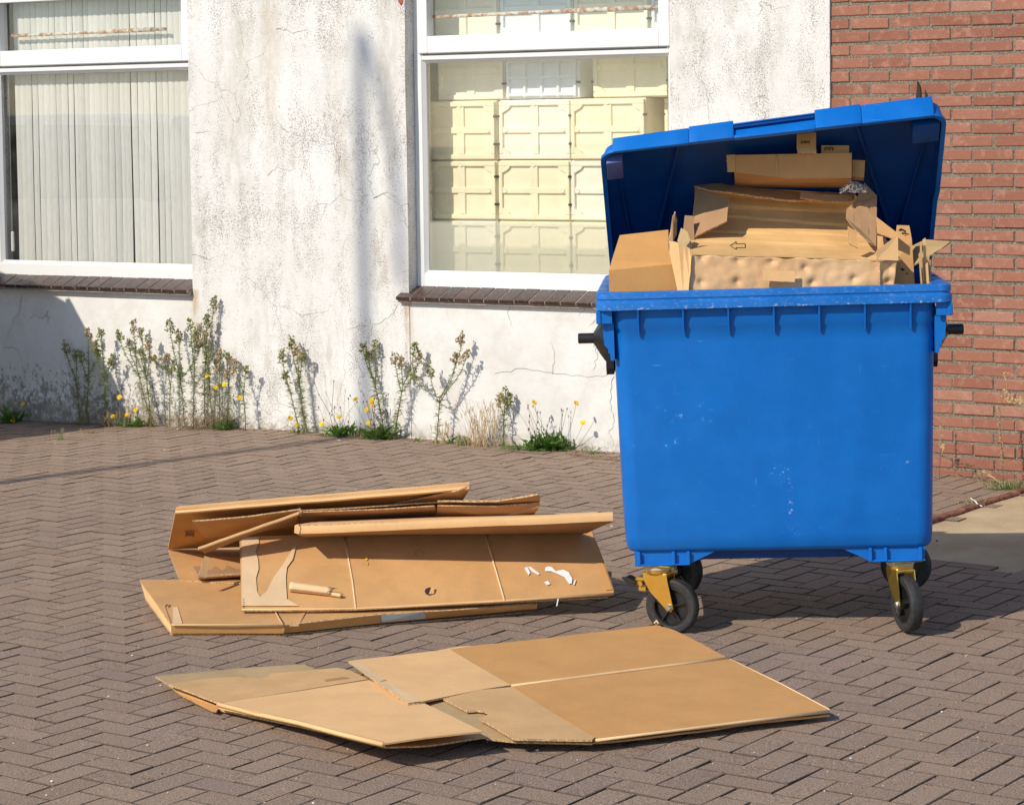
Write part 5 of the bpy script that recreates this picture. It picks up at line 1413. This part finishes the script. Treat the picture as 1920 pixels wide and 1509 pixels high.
def dandelion(base, spread, flowers, label, seed=0, o=.10, nleaf=46, L=.12, stalks=0, buds=0, o2=None):
    rnd = random.Random(seed); b = wpt(base[0], base[1], o); b.z = gz(b.x, b.y)
    root = thing('flowering_weed', label, 'weed', tuple(b), 0, 'yellow-flowered weeds at the foot of the wall')
    lv = bmesh.new(); sp = spread/345.
    for i in range(nleaf):
        a = rnd.random()*6.28; p = b+Vector((rnd.gauss(0, sp*.42), rnd.gauss(0, .02), .003))
        d = Vector((math.cos(a), math.sin(a)*.7-.1, rnd.uniform(.3, 1.9))).normalized(); l = 1.35*L*rnd.uniform(.45, 1.)
        s_ = Matrix.Rotation(rnd.uniform(-.7, .7), 3, d) @ d.cross(Vector((0, 0, 1))).normalized(); n = 7; pr = None
        for k in range(n+1):
            u = k/n; c = p+d*l*u+Vector((0, 0, -.30*l*u*u)); w = l*.10*(.35+u)*(1.15-u)*(1.5 if k % 2 else .55)
            if c.z < b.z+.002: c.z = b.z+.002+.002*rnd.random()
            cur = [lv.verts.new(c-s_*w), lv.verts.new(c+Vector((0, 0, -w*.3))), lv.verts.new(c+s_*w)]
            if pr:
                lv.faces.new([pr[0], pr[1], cur[1], cur[0]]); lv.faces.new([pr[1], pr[2], cur[2], cur[1]])
            pr = cur
    obj('foliage', lv, L_DND, root, world=True)
    for (x, y) in flowers:
        e = wpt(x, y, o+rnd.uniform(-.03, .04)); p = b+Vector((rnd.gauss(0, sp*.3), rnd.gauss(0, .01), 0))
        if abs(e.x-p.x) > .14: p.x = e.x+(.08 if p.x > e.x else -.08); p.z = gz(p.x, p.y)
        m = p.lerp(e, .55)+Vector(((e.x-p.x)*.25, rnd.uniform(-.02, .02), .0))
        st = bmesh.new(); pts = [p.lerp(m, t).lerp(m.lerp(e, t), t) for t in [i/8 for i in range(9)]]; tube(st, pts, .0014, 4, .001)
        so_ = obj('stem', st, L_STEM, root, world=True)
        hd = bmesh.new(); tilt = Matrix.Translation(e) @ Matrix.Rotation(rnd.uniform(.7, 1.2), 4, 'X') @ Matrix.Rotation(rnd.uniform(-.5, .5), 4, 'Y')
        for ring, rr in ((0, .0155), (1, .010)):
            for k in range(14):
                a = k*.449+ring*.2; c, s_ = math.cos(a), math.sin(a); q = rr*rnd.uniform(.85, 1.1)
                vs = [tilt @ Vector(v) for v in ((0, 0, .002*ring), (c*q-s_*.0038, s_*q+c*.0038, .003+.003*ring), (c*q+s_*.0038, s_*q-c*.0038, .003+.003*ring))]
                hd.faces.new([hd.verts.new(v) for v in vs])
        obj('flower', hd, YELLOW, so_, world=False) if False else obj('flower', hd, YELLOW, root, world=True)
    st = bmesh.new()
    for i in range(stalks):
        p = b+Vector((rnd.gauss(0, sp*.4), rnd.gauss(0, .015), 0)); hgt = rnd.uniform(.08, .26)
        e = p+Vector((rnd.gauss(0, .06), rnd.gauss(0, .02), hgt)); m = p.lerp(e, .5)+Vector((rnd.gauss(0, .02), 0, .02))
        pts = [p.lerp(m, t).lerp(m.lerp(e, t), t) for t in [k/6 for k in range(7)]]; tube(st, pts, .0011, 3, .0008)
        octa(st, e, .0042, sq=2.2)
    if stalks: obj('bud_stalks', st, L_STMB, root, world=True)
    else: st.free()
dandelion((20, 783), 26, [(43, 758), (24, 788)], 'flowering weed with dark leaves at the far left foot of the wall', 1, nleaf=36, L=.13)
dandelion((248, 790), 34, [(255, 768), (224, 745), (211, 781), (238, 778)], 'low yellow-flowered weed in front of the shade edge', 2, nleaf=44, L=.09, stalks=5)
dandelion((205, 795), 10, [], 'small leafy tuft left of the low yellow-flowered weed', 22, nleaf=20, L=.05)
dandelion((420, 800), 26, [(389, 705), (421, 721), (404, 727), (449, 746)], 'leafy weed with four yellow flowers at the foot of the tallest weeds', 3, nleaf=40, L=.09, stalks=14)
dandelion((556, 810), 8, [(544, 784), (557, 797)], 'two yellow flowers at the foot of the straight lone weed', 4, nleaf=12, L=.05)
dandelion((640, 818), 34, [(603, 796), (636, 782)], 'green leafy clump with a bent bare stalk, left of the pole shadow', 5, nleaf=70, L=.10, stalks=8)
dandelion((706, 820), 30, [(667, 749), (697, 750), (697, 757), (688, 768), (691, 793)], 'bright leafy clump with five yellow flowers beneath the Y-shaped weed', 6, nleaf=90, L=.11, stalks=22)
dandelion((1022, 842), 52, [(1002, 755), (1080, 756), (1093, 793)], 'biggest leafy clump with three yellow flowers and bud stalks beside the container', 7, nleaf=120, L=.13, stalks=26)
dandelion((840, 829), 8, [], 'few broad green leaves right of the three-armed weed', 23, nleaf=8, L=.10)
dandelion((782, 834), 8, [], 'tiny green tuft between the pavers near the three-armed weed', 24, nleaf=10, L=.05)
def drygrass(base, spread, hgt, n, label, seed, o=.10, lean=.12, mat=L_STRAW):
    rnd = random.Random(seed); b = wpt(base[0], base[1], o) if isinstance(base, tuple) else base; b.z = gz(b.x, b.y)
    root = thing('grass_clump', label, 'grass', tuple(b)); bm = bmesh.new(); sd_ = bmesh.new()
    for i in range(n):
        p = b+Vector((rnd.gauss(0, spread/345.*.4), rnd.gauss(0, .015), 0)); h = hgt*rnd.uniform(.45, 1.)
        e = p+Vector((rnd.gauss(0, lean)*h*2, rnd.gauss(0, .05)*h, h)); m = p.lerp(e, .5)-Vector(((e.x-p.x)*.2, 0, 0))
        pts = [p.lerp(m, t).lerp(m.lerp(e, t), t) for t in [k/5 for k in range(6)]]; tube(bm, pts, .0012, 3, .0007)
        if rnd.random() < .5:
            for k in range(5): octa(bm, pts[-1]+Vector((rnd.gauss(0, .002), 0, -.006*k)), .0022, 1, 2)
    sd_.free(); obj('blades', bm, [mat, L_BUDP], root, world=True)
drygrass((905, 835), 40, .27, 80, 'dry straw-coloured grass clump left of the small short weed', 1)
drygrass((830, 832), 26, .13, 30, 'short dry grass at the foot of the three-armed weed', 2)
drygrass((880, 838), 34, .06, 60, 'low green grass at the foot of the dry clump', 3, mat=L_DND, lean=.4)
drygrass((985, 846), 60, .04, 60, 'creeping green grass in front of the biggest leafy clump', 4, mat=L_DND, lean=.5)
drygrass((700, 826), 50, .05, 70, 'low green grass under the clump with five flowers', 5, mat=L_DND, lean=.5)
drygrass((1110, 850), 20, .05, 16, 'small green sprig at the wall beside the container', 6, mat=L_DND, lean=.5)
drygrass((390, 803), 90, .10, 120, 'matted dry stalks under the left clump of tall weeds', 7, mat=L_DRY, lean=.4)
drygrass((230, 797), 80, .10, 70, 'matted dry stalks in the shade at left', 8, mat=L_DRY, lean=.5)
# thin bent stalks
def stalk(pts, label, o=.08, seedp=True):
    P = [wpt(x, y, o) for x, y in pts]; P[0].z = gz(P[0].x, P[0].y)
    bm = bmesh.new(); tube(bm, P, .0015, 4, .001)
    for p in P[1:]: octa(bm, p, .004, sq=2.4)
    top_obj('bare_stalk', bm, L_STMB, label, 'stalk', P[0])
stalk([(628, 815), (618, 775), (598, 740), (590, 718), (588, 688)], 'bare brown stalk with seeds bending up right of the lone weeds')
stalk([(640, 815), (622, 770), (626, 715)], 'bare straight stalk behind the green leafy clump')
# weeds on the brick wall side
t = thing('dry_weed', 'dry seeded stalk standing against the red brick wall at right', 'weed', tuple(G(1882, 893)), 0)
rnd = random.Random(9); bm = bmesh.new(); sd_ = bmesh.new()
P = [wpt(1881, 893, .16), wpt(1880, 860, .16), wpt(1876, 810, .16), wpt(1872, 762, .16)]; P[0].z = 0; tube(bm, P, .003, 5, .0015)
for i in range(150):
    u = rnd.uniform(.25, 1)*3; j = min(int(u), 2); p = P[j].lerp(P[j+1], u-j); octa(sd_, p+Vector((rnd.gauss(0, .006), rnd.gauss(0, .006), 0)), .0028, sq=1.8)
obj('stem', bm, L_STMB, t, world=True); obj('seed_heads', sd_, L_BUDP, t, world=True)
t = thing('dry_weed', 'dry stalk with yellowish seed tufts hanging in from the right edge of the photo', 'weed', tuple(G(1945, 905)), 0)
bm = bmesh.new(); sd_ = bmesh.new()
P = [wpt(1945, 905, .2), wpt(1938, 830, .2), wpt(1915, 765, .2), wpt(1888, 745, .2), wpt(1880, 700, .2)]; P[0].z = 0; tube(bm, P, .002, 5, .001)
for cx, cy, n, sx, sy in ((1886, 737, 16, 4, 4), (1898, 750, 30, 9, 3), (1915, 752, 40, 6, 5), (1884, 705, 10, 3, 5)):
    for i in range(n): octa(sd_, wpt(cx+rnd.gauss(0, sx), cy+rnd.gauss(0, sy), .2), rnd.uniform(.003, .0055), sq=1.3)
obj('stem', bm, L_STEM, t, world=True); obj('seed_heads', sd_, L_STRAW, t, world=True)
t = thing('dry_weed', 'thin dry weed with one pale tuft between the container and the brick wall', 'weed', tuple(G(1762, 880)), 0)
bm = bmesh.new(); sd_ = bmesh.new()
P = [wpt(1761, 880, .1), wpt(1764, 840, .1), wpt(1765, 785, .1)]; P[0].z = 0; tube(bm, P, .0018, 4, .001)
for i in range(60): octa(sd_, P[1].lerp(P[2], rnd.random())+Vector((rnd.gauss(0, .005), 0, 0)), .0022, sq=1.8)
for i in range(22): octa(sd_, wpt(1768+rnd.gauss(0, 3), 840+rnd.gauss(0, 4), .1), .005)
obj('stem', bm, L_STMB, t, world=True); obj('seed_heads', sd_, L_STRAW, t, world=True)
def twig(pts, label, r=.004, mat=None):
    bm = bmesh.new(); tube(bm, pts, r, 5, r*.5); rnd = random.Random(len(label))
    for i in range(40):
        k = rnd.random()*(len(pts)-1); j = min(int(k), len(pts)-2); p = pts[j].lerp(pts[j+1], k-j)
        tube(bm, [p, p+Vector((rnd.gauss(0, .02), rnd.gauss(0, .02), rnd.uniform(0, .012)))], .0012, 3)
    top_obj('twig', bm, mat or L_STMB, label, 'twig', pts[0])
twig([wpt(1832, 893, .14), wpt(1828, 880, .14), wpt(1815, 872, .14), wpt(1790, 866, .14), wpt(1762, 852, .14)], 'dark bent twig leaning low on the brick wall')
twig([wpt(1838, 893, .16), wpt(1842, 884, .16), wpt(1860, 893, .18), G(1882, 912, .01)], 'pale forked twig lying from the brick wall onto the pavers', mat=L_STRAW)
twig([G(1066, 850, .008), G(1100, 855, .010), G(1130, 860, .008), G(1165, 862, .008)], 'dry rusty root lying on the pavers left of the container', .0035, L_DRY)
b_ = G(1893, 918, 0); drygrass(b_, 50, .05, 90, 'green grass tuft on the red edging at right', 11, mat=L_DND, lean=.5)
b_ = G(1826, 946, 0); drygrass(b_, 20, .03, 30, 'small grass sprig by the pale scrap on the edging', 12, mat=L_DND, lean=.5)
b_ = G(113, 815, 0); b_.z = 0; drygrass(b_, 9, .075, 16, 'single tiny seedling in the joints at left', 13, mat=L_DND, lean=.15)
b_ = G(167, 803, 0); b_.z = 0; drygrass(b_, 14, .03, 30, 'tiny brownish tuft in the joints at the shade edge', 14, mat=L_DRY, lean=.6)

# ---- stuff on the ground
def scatter(name, pts, fn, mat, label, cat):
    bm = bmesh.new()
    for p in pts: fn(bm, p)
    o = obj(name, bm, mat); tag(o, label, cat, kind='stuff')
rnd = random.Random(21)
def gp(px, py, dz=0.):
    p = G(px, py, 0); p.z = gz(p.x, p.y)+dz; return p
pts = []
while len(pts) < 620:
    p = gp(rnd.uniform(-200, 2100), 815+740*rnd.random()**1.2)
    if wall_o(p.x, p.y) > .05 and not inside(p.x, p.y, SPOLY): pts.append(p)
def pebble(bm, p):
    r = rnd.uniform(.0012, .0030) if rnd.random() < .93 else rnd.uniform(.004, .006)
    octa(bm, p+Vector((0, 0, r*.6)), r, sq=.7)
scatter('grit', pts, pebble, m_plain('pale_grit', (.70, .66, .60), .8, .15, 50), 'pale grit scattered over the pavers', 'grit')
pts2 = [gp(rnd.uniform(-200, 2100), 830+700*rnd.random()) for _ in range(160)]
scatter('dirt_crumbs', pts2, pebble, m_plain('dark_crumb', (.02, .015, .012), .9, .2, 50), 'dark crumbs of dirt scattered over the pavers', 'dirt')
def tuft(bm, p, n=14, s_=.012, h=.016):
    for i in range(n):
        q = p+Vector((rnd.gauss(0, s_*1.6), rnd.gauss(0, s_), 0)); leaf(bm, q, Vector((rnd.gauss(0, 1), rnd.gauss(0, 1), .7)), rnd.uniform(.5, 1)*h, .0016, .5, 2)
bm = bmesh.new()
for px, py, n, s_ in ((85, 1170, 16, .02), (205, 1225, 26, .03), (60, 1272, 26, .03), (250, 1160, 8, .01), (265, 895, 20, .03), (345, 872, 20, .03), (175, 1108, 8, .02), (495, 1212, 18, .012), (300, 1215, 8, .012), (170, 1130, 16, .02), (205, 1108, 14, .02), (380, 1213, 12, .012), (520, 1430, 12, .016), (0, 1220, 14, .02), (275, 900, 8, .01), (335, 900, 12, .02), (1035, 940, 12, .02), (1530, 1418, 10, .03), (1690, 1380, 10, .03), (1650, 1245, 10, .03)):
    tuft(bm, gp(px, py, -.003), int(n*1.6), s_)
for i in range(420):                                      # moss specks in the joints
    p = gp(rnd.uniform(-100, 2000), 830+680*rnd.random(), -.010)
    if wall_o(p.x, p.y) > .03: tuft(bm, p, 3, .008, .010)
tag(obj('moss', bm, L_DND), 'moss and grass blades in the paver joints', 'moss', kind='stuff')
bm = bmesh.new()                                          # dead leaves and soil swept against the wall
for i in range(900):
    s_ = rnd.uniform(-4.7, 4.2); o_ = abs(rnd.gauss(0, .05))+.01; p = MW @ Vector((s_, o_, 0)); p.z = gz(p.x, p.y)+.003
    if rnd.random() < .6: octa(bm, p, rnd.uniform(.003, .008), sq=.5)
    else: leaf(bm, p, Vector((rnd.gauss(0, 1), rnd.gauss(0, 1), .2)), rnd.uniform(.01, .04), .002, .1, 2)
tag(obj('litter', bm, L_DRY), 'dead leaves and crumbs swept against the foot of the walls', 'leaf litter', kind='stuff')
for px, py, w, lab in ((335, 801, .05, 'white paper scrap at the foot of the left weeds'), (634, 828, .03, 'white paper scrap in front of the green leafy clump'), (1147, 990, .02, 'white scrap on the pavers left of the container')):
    p = gp(px, py, .006); bm = bmesh.new(); vs = [bm.verts.new(p+Vector((rnd.uniform(.6, 1)*w*.5*math.cos(a*1.05), rnd.uniform(.5, 1)*w*.4*math.sin(a*1.05), rnd.uniform(0, .008)))) for a in range(6)]
    f = bm.faces.new(vs); bmesh.ops.triangulate(bm, faces=[f]); solid(bm, .001); top_obj('paper_scrap', bm, WHITEL, lab, 'litter', p)
p = gp(1838, 944, .01); bm = bmesh.new(); tube(bm, [G(1820, 934, .012), G(1829, 940, .022), G(1834, 946, .010), G(1842, 949, .006)], .003, 5); top_obj('plastic_strap', bm, WHITEL, 'pale curled plastic strip on the red edging', 'litter', p)

# ================================================================ lamp post and van standing left of the view
def sunback(s_, z, T): return (MW @ Vector((s_, 0, z)))-Vector((SUNH, SUNK, -1))*T
T0 = 9.0
pt = sunback(-1.645, 2.36, T0); base = Vector((pt.x, pt.y, 0))
LP_ = thing('lamp_post', 'tall grey lamp post with a slanting brace beyond the left edge', 'lamp post', tuple(base))
bm = bmesh.new(); lathe(bm, [(.085, 0), (.085, .9), (.07, .95), (.038, pt.z), (0, pt.z+.02)], 20); LAMPM = m_plain('galvanised_steel', (.42, .43, .43), .5, .1, 10, metal=.3)
smooth_by_angle(obj('pole', bm, LAMPM, LP_), 40)
bm = bmesh.new(); tube(bm, [sunback(-1.60, 2.30, T0), sunback(-1.50, 2.02, T0), sunback(-1.42, 1.66, T0), sunback(-1.39, 1.25, T0), sunback(-1.385, .9, T0+.02)], .032, 10); obj('brace', bm, LAMPM, LP_, world=True, smooth=True)

def build_van():
    yaw = R(-21); s0, o0 = -3.87, 1.45
    M = MW @ Matrix.Translation((s0, o0, 0)) @ Matrix.Rotation(-yaw, 4, 'Z')
    # local: x = forward (nose at 0, body towards -x), y = away from the white wall (0 .. 1.78)
    v = thing('white_van', 'small white panel van parked beyond the left edge of the photo', 'van', mat4=M)
    WH = m_plain('white_car_paint', (.78, .79, .80), .25, .02, 2, spec=.5); GLS = m_plain('dark_car_glass', (.02, .025, .03), .06, .1, 3, spec=.8)
    prof = [(-.02, .28), (0, .45), (0, 1.0), (-.03, 1.20), (-.12, 1.42), (-.24, 1.56), (-.40, 1.72), (-.50, 1.84), (-.75, 1.89), (-1.3, 1.91), (-2.2, 1.91), (-4.25, 1.89), (-4.38, 1.80), (-4.44, 1.0), (-4.46, .45), (-4.42, .28)]
    bm = bmesh.new(); Wd = 1.78
    secs = []
    for y, ins in ((0, .06), (.03, .015), (.10, 0), (Wd-.10, 0), (Wd-.03, .015), (Wd, .06)):
        cx, cz = -2.2, 1.0
        secs.append([bm.verts.new((x+(cx-x)*ins*.35, y+ (0.12*max(0, z-1.1) if y < .5 else -0.12*max(0, z-1.1)), z+(cz-z)*ins)) for x, z in prof])
    n = len(prof)
    for a, b in zip(secs, secs[1:]):
        for k in range(n): bm.faces.new([a[k], a[(k+1) % n], b[(k+1) % n], b[k]])
    bm.faces.new(secs[0]); bm.faces.new(secs[-1][::-1]); bmesh.ops.recalc_face_normals(bm, faces=bm.faces[:])
    smooth_by_angle(obj('body', bm, WH, v), 30)
    bm = bmesh.new(); prism(bm, [(-.13, 1.46), (-.47, 1.88), (-.50, 1.86), (-.16, 1.44)], .14, Wd-.14, 'y'); obj('windscreen', bm, GLS, v)
    for y0, sg in ((.0, -1), (Wd, 1)):
        for q in ([(-.48, 1.32), (-.72, 1.82), (-1.42, 1.84), (-1.44, 1.32)], [(-1.55, 1.32), (-1.55, 1.84), (-2.45, 1.84), (-2.48, 1.32)]):
            bm = bmesh.new(); vs = []
            a = [bm.verts.new((x, y0-sg*.12*(z-1.1)+sg*.004, z)) for x, z in q]; b = [bm.verts.new((x, y0-sg*.12*(z-1.1)-sg*.02, z)) for x, z in q]
            bm.faces.new(a); bm.faces.new(b[::-1])
            for i in range(4): bm.faces.new([a[i], b[i], b[(i+1) % 4], a[(i+1) % 4]])
            bmesh.ops.recalc_face_normals(bm, faces=bm.faces[:]); obj('side_window', bm, GLS, v)
        bm = bmesh.new(); addbox(bm, -4.3, -.15, y0-.012 if sg < 0 else y0-.01, y0+.01 if sg < 0 else y0+.012, .50, .60, .006, 2); obj('trim', bm, BLACK, v)
        bm = bmesh.new(); addbox(bm, -.62, -.46, *sorted((y0+sg*.02, y0+sg*.20)), 1.30, 1.52, .03, 2); obj('mirror', bm, BLACK, v)
        for x in (-.78, -3.62):
            M2 = Matrix.Translation((x, y0-sg*.10, .31)) @ Matrix.Rotation(R(90), 4, 'X')
            bm = bmesh.new(); lathe(bm, [(.19, -.10), (.29, -.10), (.31, -.07), (.31, .07), (.29, .10), (.19, .10)], 32, M2, close=True)
            w = obj('wheel', bm, RUBBER, v); smooth_by_angle(w, 30)
            bm = bmesh.new(); lathe(bm, [(0, -.085), (.06, -.09), (.17, -.07), (.192, -.10), (.192, .10), (.17, .07), (.06, .09), (0, .085)], 24, M2); smooth_by_angle(obj('rim', bm, STEEL, w), 30)
    for y in (.16, Wd-.16):
        bm = bmesh.new(); addbox(bm, -.10, .004, y-.13, y+.13, .66, .82, .03, 3); obj('headlight', bm, STEEL, v)
    bm = bmesh.new(); addbox(bm, -.25, .03, .03, Wd-.03, .30, .52, .04, 3); obj('bumper', bm, BLACK, v)
build_van()
